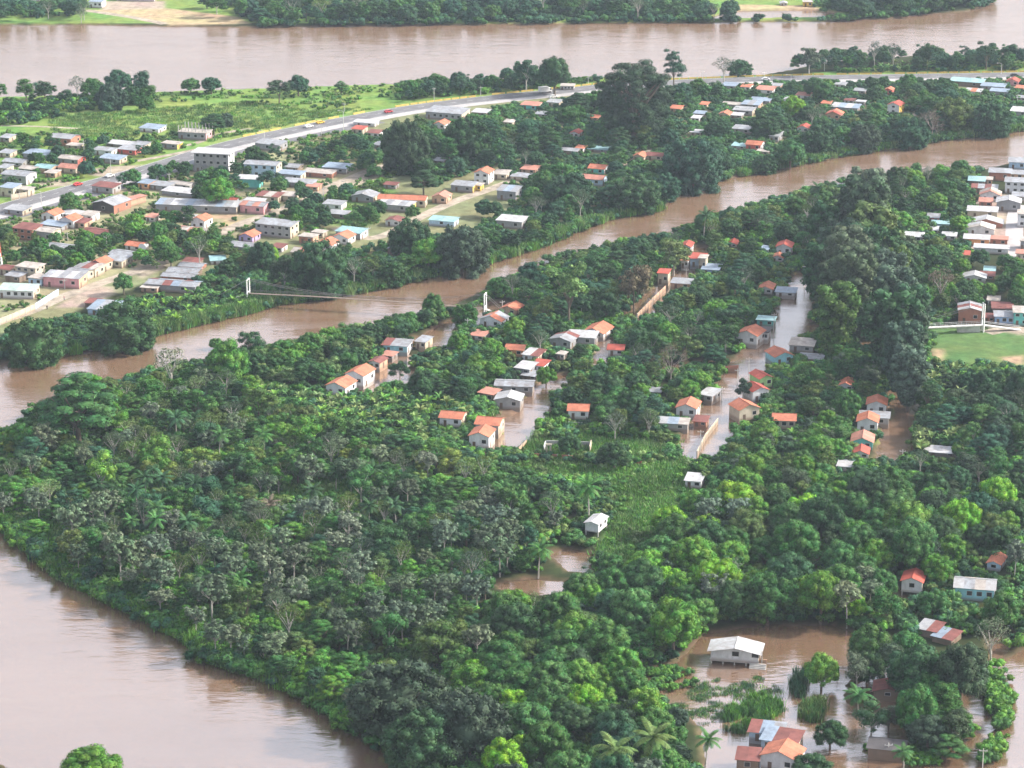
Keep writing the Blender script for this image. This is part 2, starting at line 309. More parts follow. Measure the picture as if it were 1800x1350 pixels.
# ------------------------------------------------------------------ roads
def smooth_path(pts, n=6):
    P = [np.array(p, float) for p in pts]; out = []
    for i in range(len(P)-1):
        p0, p1, p2, p3 = P[max(i-1,0)], P[i], P[i+1], P[min(i+2,len(P)-1)]
        for k in range(n):
            t = k/n; out.append(0.5*((2*p1)+(-p0+p2)*t+(2*p0-5*p1+4*p2-p3)*t*t+(-p0+3*p1-3*p2+p3)*t**3))
    out.append(P[-1]); return np.array(out)
def offset(path, d):
    t = np.gradient(path, axis=0); t /= np.linalg.norm(t, axis=1)[:, None]
    return path + np.stack([-t[:,1], t[:,0]], 1)*d
def strip(name, path, o0, o1, z, mat, kind='structure', th=0.0, parent=None):
    A, B = offset(path, o0), offset(path, o1); mb = MB(); n = len(path)
    if th == 0:
        mb.add([(*p, z) for p in A] + [(*p, z) for p in B], [(i, i+1, n+i+1, n+i) if o1 > o0 else (i+1, i, n+i, n+i+1) for i in range(n-1)])
    else:
        mb.add([(*p, z) for p in A]+[(*p, z) for p in B]+[(*p, z-th) for p in A]+[(*p, z-th) for p in B],
               [f for i in range(n-1) for f in ((i,i+1,n+i+1,n+i),(2*n+i+1,2*n+i,3*n+i,3*n+i+1),(i,2*n+i,2*n+i+1,i+1),(n+i+1,3*n+i+1,3*n+i,n+i))])
    o = mb.build(name, mat, parent)
    if parent is None and kind: o['kind'] = kind
    return o
ASPH = surf('asphalt', (0.17,0.17,0.18), 0.9, 0.25, 0.15, 0.2)
CONC = surf('concrete_lane', (0.42,0.40,0.40), 0.85, 0.18, 0.2, 0.2)
DIRT = surf('dirt_road', (0.40,0.345,0.28), 0.95, 0.35, 0.25, 0.1)
LINE = surf('white_line', (0.7,0.7,0.68), 0.8, 0.1)
HW = smooth_path(W([(-120,405),(0,371),(100,343),(250,303),(400,258),(520,231),(620,211),(740,190),(880,173),(1000,161),(1100,151),(1250,144),(1400,139),(1600,136),(1800,133),(2100,128)], LAND), 5)
strip('highway', HW, -3.5, 8.5, LAND+0.012, ASPH)
strip('highway_shoulder', HW, -9.0, -3.5, LAND+0.016, CONC)
strip('frontage_road', HW[:32], -15.0, -9.0, LAND+0.010, ASPH)
strip('edge_line', HW, 8.0, 8.2, LAND+0.020, LINE); strip('edge_line', HW, -3.2, -3.0, LAND+0.020, LINE)
DASH = MB()
for i in range(0, len(HW)-1):
    a, c = HW[i], HW[i+1]; n = max(1, int(np.linalg.norm(c-a)/9))
    for k in range(n):
        p, q = a+(c-a)*k/n, a+(c-a)*(k+.4)/n; t = (q-p)/np.linalg.norm(q-p); nn = np.array([-t[1], t[0]])
        p = p+nn*2.4; q = q+nn*2.4
        DASH.add([(*(p-nn*.09), LAND+.02),(*(q-nn*.09), LAND+.02),(*(q+nn*.09), LAND+.02),(*(p+nn*.09), LAND+.02)], [(0,1,2,3)])
structure(DASH.build('centre_line', LINE))
DIRTS = [([(-60,580),(40,552),(110,522),(170,500),(235,478),(290,458),(350,428),(420,395),(480,374),(540,350),(590,325),(650,300),(690,288)], 3.0, 'town_street'),
         ([(590,400),(640,418),(680,412),(720,391),(765,369),(810,350),(860,333),(905,316)], 2.8, 'riverside_street'),
         ([(1080,300),(1110,285),(1130,268),(1160,262)], 1.6, 'footpath'), ([(1400,178),(1425,160),(1440,140)], 2.0, 'side_lane'),
         ([(230,262),(330,255),(385,236),(440,226)], 1.6, 'field_track'), ([(240,283),(300,272),(350,262)], 1.8, 'field_track'), ([(0,221),(60,222),(140,226)], 1.2, 'field_track'),
         ([(1520,200),(1590,200),(1640,205),(1680,196)], 2.4, 'side_lane'), ([(1735,585),(1790,578),(1860,600)], 3.0, 'side_lane'),
         ([(150,18),(230,30),(290,42)], 3.0, 'boat_ramp')]
for i, (p, w, nm) in enumerate(DIRTS):
    strip(nm, smooth_path(W(p, LAND), 5), -w, w, LAND+0.006+0.0015*(i % 3), DIRT)
strip('paved_street', smooth_path(W([(1785,470),(1783,430),(1784,390),(1790,360)], LAND), 5), -3.5, 3.5, LAND+0.012, CONC)
# ------------------------------------------------------------------ plant shapes
rng = np.random.default_rng(11)
def ico(sub=1):
    bm = bmesh.new(); bmesh.ops.create_icosphere(bm, subdivisions=sub, radius=1.0)
    v = np.array([x.co[:] for x in bm.verts]); f = np.array([[q.index for q in x.verts] for x in bm.faces]); bm.free(); return v, f
ICO_V, ICO_F = ico(2)
def unit(n):
    v = rng.normal(size=(n, 3)); return v/np.linalg.norm(v, axis=1)[:, None]
def cards(P, Nn, size, asp=0.62):
    n = len(P); t = np.cross(Nn, unit(n)); t /= np.linalg.norm(t, axis=1)[:, None]+1e-9; b = np.cross(Nn, t)
    s = (np.asarray(size)*np.ones(n))[:, None]*0.5
    bend = Nn*s*0.25
    V = np.stack([P-t*s-bend, P+b*s*asp, P+t*s-bend, P-b*s*asp], 1).reshape(-1, 3)
    return V, np.arange(4*n).reshape(-1, 4)
class Plant:
    def __init__(s): s.V = []; s.F = {}; s.A = {}; s.n = 0
    def add(s, V, F, rnd):
        F = np.asarray(F); k = F.shape[1]
        s.F.setdefault(k, []).append(F + s.n); s.A.setdefault(k, []).append(np.broadcast_to(rnd, (len(F),)).astype(float))
        s.V.append(np.asarray(V)); s.n += len(V)
    def mesh(s, name, mat):
        ks = sorted(s.F)
        return np_mesh(name, np.concatenate(s.V), [np.concatenate(s.F[k]) for k in ks], [mat], False, np.concatenate([np.concatenate(s.A[k]) for k in ks]))
def lobes(pl, C, Rr, sq=0.85, dens=3.0, leaf=0.55, jit=0.55, up=0.25, core=0.84, holes=0.0, cover=0.88, tone=None):
    C = np.asarray(C, float); Rr = np.asarray(Rr, float)
    for i, (c, r) in enumerate(zip(C, Rr)):
        base = rng.uniform(0.25, 0.6) if tone is None else tone
        n = int(4*math.pi*r*r*dens); d = unit(n); rr = r*rng.uniform(0.86, 1.10, n)
        P = c + d*rr[:, None]*np.array([1, 1, sq])
        keep = np.ones(n, bool)
        for j in range(len(C)):
            if j != i: keep &= (np.linalg.norm((P-C[j])/np.array([1, 1, sq]), axis=1) > Rr[j]*cover)
        keep &= (d[:, 2] > -0.75)
        if holes: keep &= rng.random(n) > holes
        P = P[keep]; d = d[keep]; n = len(P)
        if n:
            Nn = d + unit(n)*jit + np.array([0, 0, up]); Nn /= np.linalg.norm(Nn, axis=1)[:, None]
            V, F = cards(P, Nn, leaf*rng.uniform(0.65, 1.3, n)); pl.add(V, F, np.clip(base + rng.normal(0, 0.24, n), 0, 1))
        if core:
            cv = ICO_V*(1 + 0.12*np.sin(ICO_V[:, :1]*7+i) + 0.10*np.sin(ICO_V[:, 1:2]*9+2*i))
            pl.add(c + cv*np.array([1, 1, sq])*r*core, ICO_F, np.clip(base + rng.normal(0, .2, len(ICO_F)), 0, 1))
def trunk_mesh(name, h, r, mat, limbs=5, reach=3.0, top=None, lean=0.3):
    mb = MB(); top = top or h
    ln = [rng.uniform(-lean, lean), rng.uniform(-lean, lean)]
    pts = [(ln[0]*t*t, ln[1]*t*t, -0.8 + (h*0.8+0.8)*t) for t in (0, .25, .5, .75, 1)]
    mb.tube(pts, [r*1.25, r, r*.85, r*.7, r*.45], 7)
    for i in range(limbs):
        a = 2*math.pi*i/limbs + rng.uniform(-.4, .4); z0 = h*rng.uniform(.35, .65)
        q = reach*rng.uniform(.7, 1.1); zt = top*rng.uniform(.75, .98)
        mb.tube([(ln[0]*.3, ln[1]*.3, z0), (math.cos(a)*q*.5, math.sin(a)*q*.5, z0+(zt-z0)*.55), (math.cos(a)*q, math.sin(a)*q, zt)], [r*.5, r*.35, r*.12], 5)
    return mb.mesh(name, mat)
PROTO = {}
def proto(kind, crown, trunk, D, hc, crown_mat=None):
    PROTO.setdefault(kind, []).append((crown.mesh(kind+'_crown', crown_mat or FOL), trunk, D, hc))
def dome_points(n, rx, z0, z1, p=0.55, low=0.0):
    """points spread over a dome shell"""
    out = []
    while len(out) < n:
        d = unit(1)[0]
        if d[2] < low-0.25: continue
        k = rng.uniform(0.62, 1.0)**p
        q = np.array([d[0]*rx*k, d[1]*rx*k, (z0+z1)/2 + d[2]*(z1-z0)/2*k])
        if all(np.linalg.norm(q-o) > rx*0.17 for o in out) or rng.random() < 0.05: out.append(q)
    return np.array(out)
# mango: billowing, close-leaved dome
for k in range(5):
    pl = Plant(); C = dome_points(52, 4.5, 1.0, 9.2, .5, -.2); Rr = rng.uniform(.75, 1.6, len(C))
    lobes(pl, np.vstack([C, [[0,0,5.2]]]), np.append(Rr, 3.0), 0.85, 6.8, 0.43, 0.75, 0.3, .76)
    proto('mango_tree', pl, trunk_mesh('trunk', 5.0, 0.38, BARK, 5, 2.6, 6.5), 11.2, 5.1)
# broadleaf: coarser, uneven, no two crowns of one shape
for k in range(9):
    pl = Plant(); n = int(rng.integers(13, 36)); rx = rng.uniform(3.2, 4.6); C = dome_points(n, rx, rng.uniform(1.8, 4.2), rng.uniform(8.4, 11.5), rng.uniform(.6, 1.3), -.3); C[:, 2] += rng.normal(0, .8, n); C[:, :2] *= rng.uniform(.75, 1.2, 2); Rr = np.clip(rng.lognormal(.1, .38, n), .5, 2.1)
    lobes(pl, C, Rr, rng.uniform(.45, .85), 6.5, rng.uniform(.34, .56), rng.uniform(.7, 1.1), 0.25, rng.uniform(.55, .75), rng.uniform(.05, .25))
    proto('broadleaf_tree', pl, trunk_mesh('trunk', 7.0, 0.28, BARK if k % 3 else PALEBARK, 6, 3.0, 8.5), 10.4, 6.6)
# dark bank tree: wide, dense, fine leaved, skirt to the ground
for k in range(3):
    pl = Plant(); C = dome_points(85, 5.7, -1.5, 9.5, 0.45, -0.7); Rr = rng.uniform(.7, 1.35, len(C))
    lobes(pl, np.vstack([C, [[0,0,4.2]]]), np.append(Rr, 4.4), 0.9, 6.0, 0.46, 1.0, 0.15, .75)
    proto('bank_tree', pl, trunk_mesh('trunk', 5.0, 0.45, BARK, 5, 3.4, 7.0), 13.2, 4.3)
# teak: tall narrow, big drooping leaves
for k in range(3):
    pl = Plant(); n = 40; C = []
    for i in range(n):
        u = i/(n-1); z = 2.0+11.0*u; rad = 3.3*math.sin(math.pi*min(1, 0.28+0.72*(1-u)))**0.8*rng.uniform(.55, 1.0); a = i*2.4
        C.append((math.cos(a)*rad, math.sin(a)*rad, z))
    lobes(pl, np.vstack([C, [[0,0,5],[0,0,8.5]]]), np.append(rng.uniform(.9, 1.35, n), [2.4, 2.2]), 0.8, 5.0, 0.62, 1.0, 0.3)
    proto('teak_tree', pl, trunk_mesh('trunk', 11.0, 0.3, BARK, 4, 1.5, 11.0), 8.6, 7.2)
# spreading tree: flat feathery tiers
for k in range(4):
    pl = Plant(); C = []; Rr = []
    for tier in range(5):
        z = 4.2+1.35*tier; rad = [4.8, 5.2, 4.6, 3.2, 1.6][tier]
        for i in range([9, 10, 9, 6, 3][tier]):
            a = 2*math.pi*i/[9, 10, 9, 6, 3][tier] + tier*.7 + rng.uniform(-.3, .3); q = rad*rng.uniform(.55, 1.0)
            C.append((math.cos(a)*q, math.sin(a)*q, z+rng.normal(0, .35))); Rr.append(rng.uniform(1.1, 1.9))
    lobes(pl, C, Rr, 0.30, 8.0, 0.36, 0.5, 0.7, 0.75, 0.05, 0.8)
    proto('spreading_tree', pl, trunk_mesh('trunk', 6.5, 0.4, BARK, 7, 4.4, 8.6), 12.6, 6.8)
# cecropia: pale slender trunk, candelabra limbs, rosettes of silvery leaves
for k in range(5):
    pl = Plant(); mb = MB(); h = rng.uniform(6.5, 8.0); nb = int(rng.integers(9, 13)); lean = rng.uniform(-.5, .5, 2)
    mb.tube([(0,0,-.8), (lean[0]*.4, lean[1]*.4, h*.5), (lean[0], lean[1], h*.95)], [.2, .16, .1], 6)
    tips = [(lean[0], lean[1], h+2.0)]
    for i in range(nb):
        a = 2*math.pi*i/nb+rng.uniform(-.3, .3); z0 = h*rng.uniform(.55, .9); q = rng.uniform(1.6, 3.2); zt = h+rng.uniform(-.6, 2.3)
        mb.tube([(lean[0]*.6, lean[1]*.6, z0), (lean[0]*.6+math.cos(a)*q*.6, lean[1]*.6+math.sin(a)*q*.6, z0+(zt-z0)*.45), (lean[0]+math.cos(a)*q, lean[1]+math.sin(a)*q, zt)], [.08, .06, .03], 4)
        tips.append((lean[0]+math.cos(a)*q, lean[1]+math.sin(a)*q, zt))
        for s_ in range(4):
            tips.append((lean[0]+math.cos(a+rng.uniform(-.6,.6))*q*rng.uniform(.5,1.15), lean[1]+math.sin(a+rng.uniform(-.6,.6))*q*rng.uniform(.5,1.15), zt-rng.uniform(-.4, 2.6)))
    for tp in tips:
        n = 30; d = unit(n); d[:, 2] = np.abs(d[:, 2])*.6; P = np.array(tp)+d*rng.uniform(.25, 1.0, (n, 1))+np.array([0, 0, .1])
        Nn = d*np.array([1,1,.4])*0.9+np.array([0,0,.8])+unit(n)*.35; Nn /= np.linalg.norm(Nn, axis=1)[:, None]
        V, F = cards(P, Nn, rng.uniform(.45, .85, n), .75); pl.add(V, F, np.clip(rng.normal(.5, .25, n), 0, 1))
    proto('cecropia_tree', pl, mb.mesh('trunk', PALEBARK), 7.8, h+.4)
# airy tree: thin crown with bare limbs showing
for k in range(3):
    pl = Plant(); C = dome_points(30, 3.8, 4.0, 10.5, .9); Rr = rng.uniform(.7, 1.3, 30)
    lobes(pl, C, Rr, 0.7, 4.2, 0.42, 0.9, 0.2, 0.0, 0.25)
    proto('airy_tree', pl, trunk_mesh('trunk', 8.0, 0.26, PALEBARK, 9, 3.2, 9.5), 9.4, 7.3)
# leafless tree: twigs only, very few leaves
def twig_tree():
    mb = MB(); pl = Plant()
    def grow(p, d, l, r, lev):
        q = p + d*l; mb.tube([p, (p+q)/2 + Vector(rng.normal(0, l*.05, 3)), q], [r, r*.8, r*.55], 5 if lev < 2 else 3, False)
        if lev >= 4:
            n = 5; P = np.array(q)+unit(n)*.6; V, F = cards(P, unit(n), .34); pl.add(V, F, rng.random(n)); return
        for i in range(3 if lev else 6):
            nd = (d + Vector(rng.normal(0, .55, 3)) + Vector((0,0,.12))).normalized(); grow(q, nd, l*rng.uniform(.62, .82), r*.55, lev+1)
    grow(Vector((0,0,-.6)), Vector((0,0,1)), 4.0, .3, 0)
    return pl, mb
for k in range(2):
    pl, mb = twig_tree(); proto('bare_tree', pl, mb.mesh('trunk', surf('grey_twig', (.34,.29,.26), .9, .2, 2.0)), 10.0, 6.5)
# giant ceiba: very wide crown, heavy limbs, sky gaps
pl = Plant(); C = dome_points(170, 15.5, 0, 31, .8, -.5); Rr = rng.uniform(1.6, 3.1, len(C))
lobes(pl, C, Rr, 0.55, 4.5, 0.6, 0.8, 0.35, 0.60, 0.18)
proto('giant_tree', pl, trunk_mesh('trunk', 20.0, 1.3, BARK, 12, 12.5, 27.0, .8), 37.0, 15.5)
# coconut palm
for k in range(2):
    pl = Plant(); mb = MB(); h = 7.5; mb.tube([(0,0,-.6), (.3,0,h*.4), (.5,.2,h*.8), (.6,.3,h)], [.22,.17,.14,.13], 6)
    for i in range(18):
        a = i*2.4; el = 1.2-1.5*(i/18); L_ = rng.uniform(3.2, 3.9); p = np.array([.6,.3,h]); d = np.array([math.cos(a)*math.cos(el), math.sin(a)*math.cos(el), math.sin(el)]); side = np.array([-math.sin(a), math.cos(a), 0])
        for sgm in range(12):
            p2 = p+d*L_/12; d = d+np.array([0,0,-.11]); d /= np.linalg.norm(d); w = .62*math.sin(math.pi*(sgm+1.2)/13.5)+.08
            for s_ in (-1, 1):
                tip = (p+p2)/2+side*s_*w+d*.35+np.array([0,0,-.35*w]); pl.add([p, p2, tip+d*.1, tip-d*.08], [[0,1,2,3]], rng.uniform(.2,.8))
            p = p2
    proto('coconut_palm', pl, mb.mesh('trunk', PALEBARK), 7.0, 7.4)
# banana
for k in range(4):
    pl = Plant(); mb = MB(); mb.tube([(0,0,-.3), (0,0,1.0), (.05,0,2.0)], [.17,.14,.09], 6)
    for i in range(9):
        a = i*2.4+rng.uniform(-.2,.2); el = rng.uniform(.75, 1.35); L_ = rng.uniform(1.7, 2.5); p = np.array([0,0,1.9]); d = np.array([math.cos(a)*math.cos(el), math.sin(a)*math.cos(el), math.sin(el)]); side = np.array([-math.sin(a), math.cos(a), 0]); tone = rng.uniform(.2,.9)
        pr = [p]; ws = [.06]
        for sgm in range(6):
            p = p+d*L_/6; d = d+np.array([math.cos(a)*.04, math.sin(a)*.04, -.20]); d /= np.linalg.norm(d); pr.append(p); ws.append(.36*math.sin(math.pi*(sgm+1.0)/7.0)+.03)
        for sgm in range(6):
            for s_ in (-1, 1):
                pl.add([pr[sgm], pr[sgm+1], pr[sgm+1]+side*s_*ws[sgm+1]+np.array([0,0,.10]), pr[sgm]+side*s_*ws[sgm]+np.array([0,0,.10])], [[0,1,2,3]], tone)
    proto('banana_plant', pl, mb.mesh('stem', surf('banana_stem', (.16,.20,.07), .7, .2)), 3.8, 2.4)
# low cover, used only in ground-cover masses
COVER = {}
for k in range(3):
    pl = Plant(); C = rng.normal(0, .75, (7, 3)); C[:, 2] = np.abs(C[:, 2])*.9+.3; lobes(pl, C, rng.uniform(.5, .95, 7), .85, 5.5, .42, .8, .3, .8)
    COVER.setdefault('shrub', []).append(pl.mesh('shrub', FOLI))
for k in range(3):
    pl = Plant()
    for i in range(46):
        b0 = np.array([*rng.normal(0, .6, 2), 0]); a = rng.uniform(0, 6.28); o_ = rng.uniform(.1, .75); hh = rng.uniform(1.4, 2.9); w = rng.uniform(.05, .10); sd_ = np.array([-math.sin(a), math.cos(a), 0])*w; dr = np.array([math.cos(a), math.sin(a), 0])
        p1 = b0+np.array([0,0,hh*.6])+dr*o_*.3; p2 = b0+np.array([0,0,hh])+dr*o_
        pl.add([b0-sd_, b0+sd_, p1+sd_*1.3, p1-sd_*1.3, p2+sd_*.2+dr*.3, p2-sd_*.2+dr*.3], [[0,1,2,3],[3,2,4,5]], rng.uniform(.15, .95))
    COVER.setdefault('reed', []).append(pl.mesh('reed', FOLI))
for k in range(2):
    pl = Plant()
    for i in range(26):
        b0 = np.array([*rng.normal(0, .55, 2), 0]); a = rng.uniform(0, 6.28); hh = rng.uniform(.25, .7); sd_ = np.array([-math.sin(a), math.cos(a), 0])*.07; dr = np.array([math.cos(a), math.sin(a), 0])*rng.uniform(.1, .45)
        p2 = b0+dr+np.array([0,0,hh]); pl.add([b0-sd_, b0+sd_, p2+sd_*.3, p2-sd_*.3], [[0,1,2,3]], rng.uniform(.1, .9))
    COVER.setdefault('tuft', []).append(pl.mesh('tuft', FOLI))
def stuff(name, kind, P, S, T, label, cat):
    """one ground-cover mass: plants of one kind spread over the points P (x,y,z), sizes S, tints T"""
    P = np.asarray(P, np.float32); n = len(P); me = bpy.data.meshes.new(name); me.vertices.add(n); me.vertices.foreach_set('co', P.ravel())
    protos = COVER[kind]
    for nm, ty, key, val in (('scl','FLOAT','value',np.asarray(S)), ('rot','FLOAT','value',rng.uniform(0,6.28,n)), ('idx','INT','value',rng.integers(0,len(protos),n)), ('tint','FLOAT_COLOR','color',np.column_stack([T, np.ones(n)]))):
        a = me.attributes.new(nm, ty, 'POINT'); a.data.foreach_set(key, np.asarray(val, dtype=np.int32 if ty == 'INT' else np.float32).ravel())
    o = put(name, me); tag(o, label, cat, kind='stuff'); o.color = (0,0,0,1)
    ng = bpy.data.node_groups.new(name, 'GeometryNodeTree'); ng.interface.new_socket('Geometry', in_out='INPUT', socket_type='NodeSocketGeometry'); ng.interface.new_socket('Geometry', in_out='OUTPUT', socket_type='NodeSocketGeometry')
    N = ng.nodes; L = ng.links; gi = N.new('NodeGroupInput'); go = N.new('NodeGroupOutput'); jn = N.new('GeometryNodeJoinGeometry')
    def named(nm, ty):
        q = N.new('GeometryNodeInputNamedAttribute'); q.data_type = ty; q.inputs['Name'].default_value = nm; return q.outputs['Attribute']
    sc = named('scl', 'FLOAT'); ro = named('rot', 'FLOAT'); ix = named('idx', 'INT'); cx = N.new('ShaderNodeCombineXYZ'); L.new(ro, cx.inputs['Z'])
    for k, pm in enumerate(protos):
        po = bpy.data.objects.get('proto_'+pm.name) or bpy.data.objects.new('proto_'+pm.name, pm)
        oi = N.new('GeometryNodeObjectInfo'); oi.inputs['Object'].default_value = po; oi.inputs['As Instance'].default_value = False
        cp = N.new('FunctionNodeCompare'); cp.data_type = 'INT'; cp.operation = 'EQUAL'; L.new(ix, cp.inputs[2]); cp.inputs[3].default_value = k
        io = N.new('GeometryNodeInstanceOnPoints'); L.new(gi.outputs[0], io.inputs['Points']); L.new(cp.outputs[0], io.inputs['Selection']); L.new(oi.outputs['Geometry'], io.inputs['Instance']); L.new(cx.outputs[0], io.inputs['Rotation']); L.new(sc, io.inputs['Scale']); L.new(io.outputs[0], jn.inputs[0])
    L.new(jn.outputs[0], go.inputs[0]); md = o.modifiers.new('cover', 'NODES'); md.node_group = ng
    return o
# ------------------------------------------------------------------ buildings
ROOFC = {'orange': (0.46,0.160,0.095), 'red': (0.38,0.085,0.06), 'salmon': (0.46,0.20,0.15), 'zinc': (0.29,0.32,0.36), 'white': (0.43,0.45,0.48), 'blue': (0.24,0.31,0.40),
         'rust': (0.20,0.075,0.065), 'teal': (0.27,0.44,0.46), 'grey': (0.30,0.31,0.33), 'pale': (0.42,0.39,0.36), 'dark': (0.09,0.085,0.09), 'mint': (0.38,0.48,0.44)}
ROOFW = {'orange': 'orange tile', 'red': 'red', 'salmon': 'faded salmon', 'zinc': 'grey zinc', 'white': 'white metal', 'blue': 'blue-grey zinc', 'rust': 'rusty dark red', 'teal': 'pale teal', 'grey': 'grey', 'pale': 'pale beige', 'dark': 'dark', 'mint': 'mint green zinc'}
WALLC = {'white': (0.68,0.69,0.71), 'cream': (0.50,0.44,0.34), 'grey': (0.28,0.285,0.30), 'block': (0.33,0.33,0.33), 'pink': (0.66,0.33,0.35), 'peach': (0.50,0.33,0.23), 'brick': (0.42,0.18,0.12), 'blue': (0.30,0.44,0.66), 'cyan': (0.32,0.64,0.72),
         'teal': (0.14,0.52,0.48), 'green': (0.36,0.60,0.24), 'purple': (0.46,0.36,0.64), 'yellow': (0.76,0.52,0.10), 'red': (0.60,0.12,0.10), 'wood': (0.22,0.17,0.13), 'orange': (0.70,0.33,0.14), 'sky': (0.45,0.60,0.76), 'violet':(0.16,0.12,0.22), 'dark': (0.07,0.065,0.06)}  # cream doubles as the sunlit tint of right-hand side walls
WALLW = {'white': 'white', 'cream': 'cream', 'grey': 'grey', 'block': 'bare block', 'pink': 'pink', 'peach': 'peach', 'brick': 'brick', 'blue': 'blue', 'cyan': 'light blue', 'teal': 'teal', 'green': 'green', 'purple': 'lilac', 'yellow': 'yellow', 'red': 'red', 'wood': 'brown board', 'orange': 'orange', 'sky': 'pale blue', 'violet':'dark violet', 'dark':'dark'}
def roofmat(c, k):
    rgb = ROOFC[c]; f = (0.9, 1.0, 1.1)[k % 3]
    d = {'orange': (0.27,0.10,0.06), 'zinc': (0.17,0.155,0.15), 'white': (0.27,0.25,0.24), 'blue': (0.15,0.18,0.22), 'salmon': (0.25,0.13,0.10), 'pale': (0.22,0.19,0.17)}.get(c)
    return surf('roof_%s_%d' % (c, k % 3), tuple(min(.9, v*f) for v in rgb), 0.5 if c in ('zinc','white','blue','teal','mint') else 0.75, 0.25, 0.55, 0.3, (1.0, 1.0, 1.0), d, bump=.25, bscale=6)
def wallmat(c): return surf('wall_'+c, WALLC[c], 0.85, 0.16, 0.7, 0.2, (1, 1, .5), tuple(v*.68+.015 for v in WALLC[c]), mud=.65)
GLASS = surf('dark_opening', (0.025,0.027,0.03), 0.25, 0.2, 1.0, 0.5); FRAME = surf('window_frame', (0.55,0.54,0.52), 0.7, 0.15)
DOOR = surf('door_paint', (0.16,0.11,0.08), 0.6, 0.2); POST = surf('post_concrete', (0.50,0.49,0.47), 0.85, 0.2)
HRECT = []; HLIST = []
UNITBOX = {}
def cube(name, mat, parent, x0, x1, y0, y1, z0, z1): return MB().box(x0, x1, y0, y1, z0, z1).build(name, mat, parent)
def opening(parent, face, u, z, w, h, door=False, frame=True):
    """face: ('y',y) front at that y, ('x',x) right side, ('-x',x) left side; u is the coordinate along the wall"""
    ax, p = face
    def bx(name, mat, par, e, t0, t1):
        if ax == 'y': return cube(name, mat, par, u-w/2-e, u+w/2+e, p-t1, p-t0, z-e, z+h+e)
        if ax == 'x': return cube(name, mat, par, p+t0, p+t1, u-w/2-e, u+w/2+e, z-e, z+h+e)
        return cube(name, mat, par, p-t1, p-t0, u-w/2-e, u+w/2+e, z-e, z+h+e)
    if door: return bx('door', DOOR, parent, 0, -.05, .05)
    o = bx('window', FRAME, parent, .09, -.04, .035); bx('pane', GLASS, o, 0, .01, .055); return o
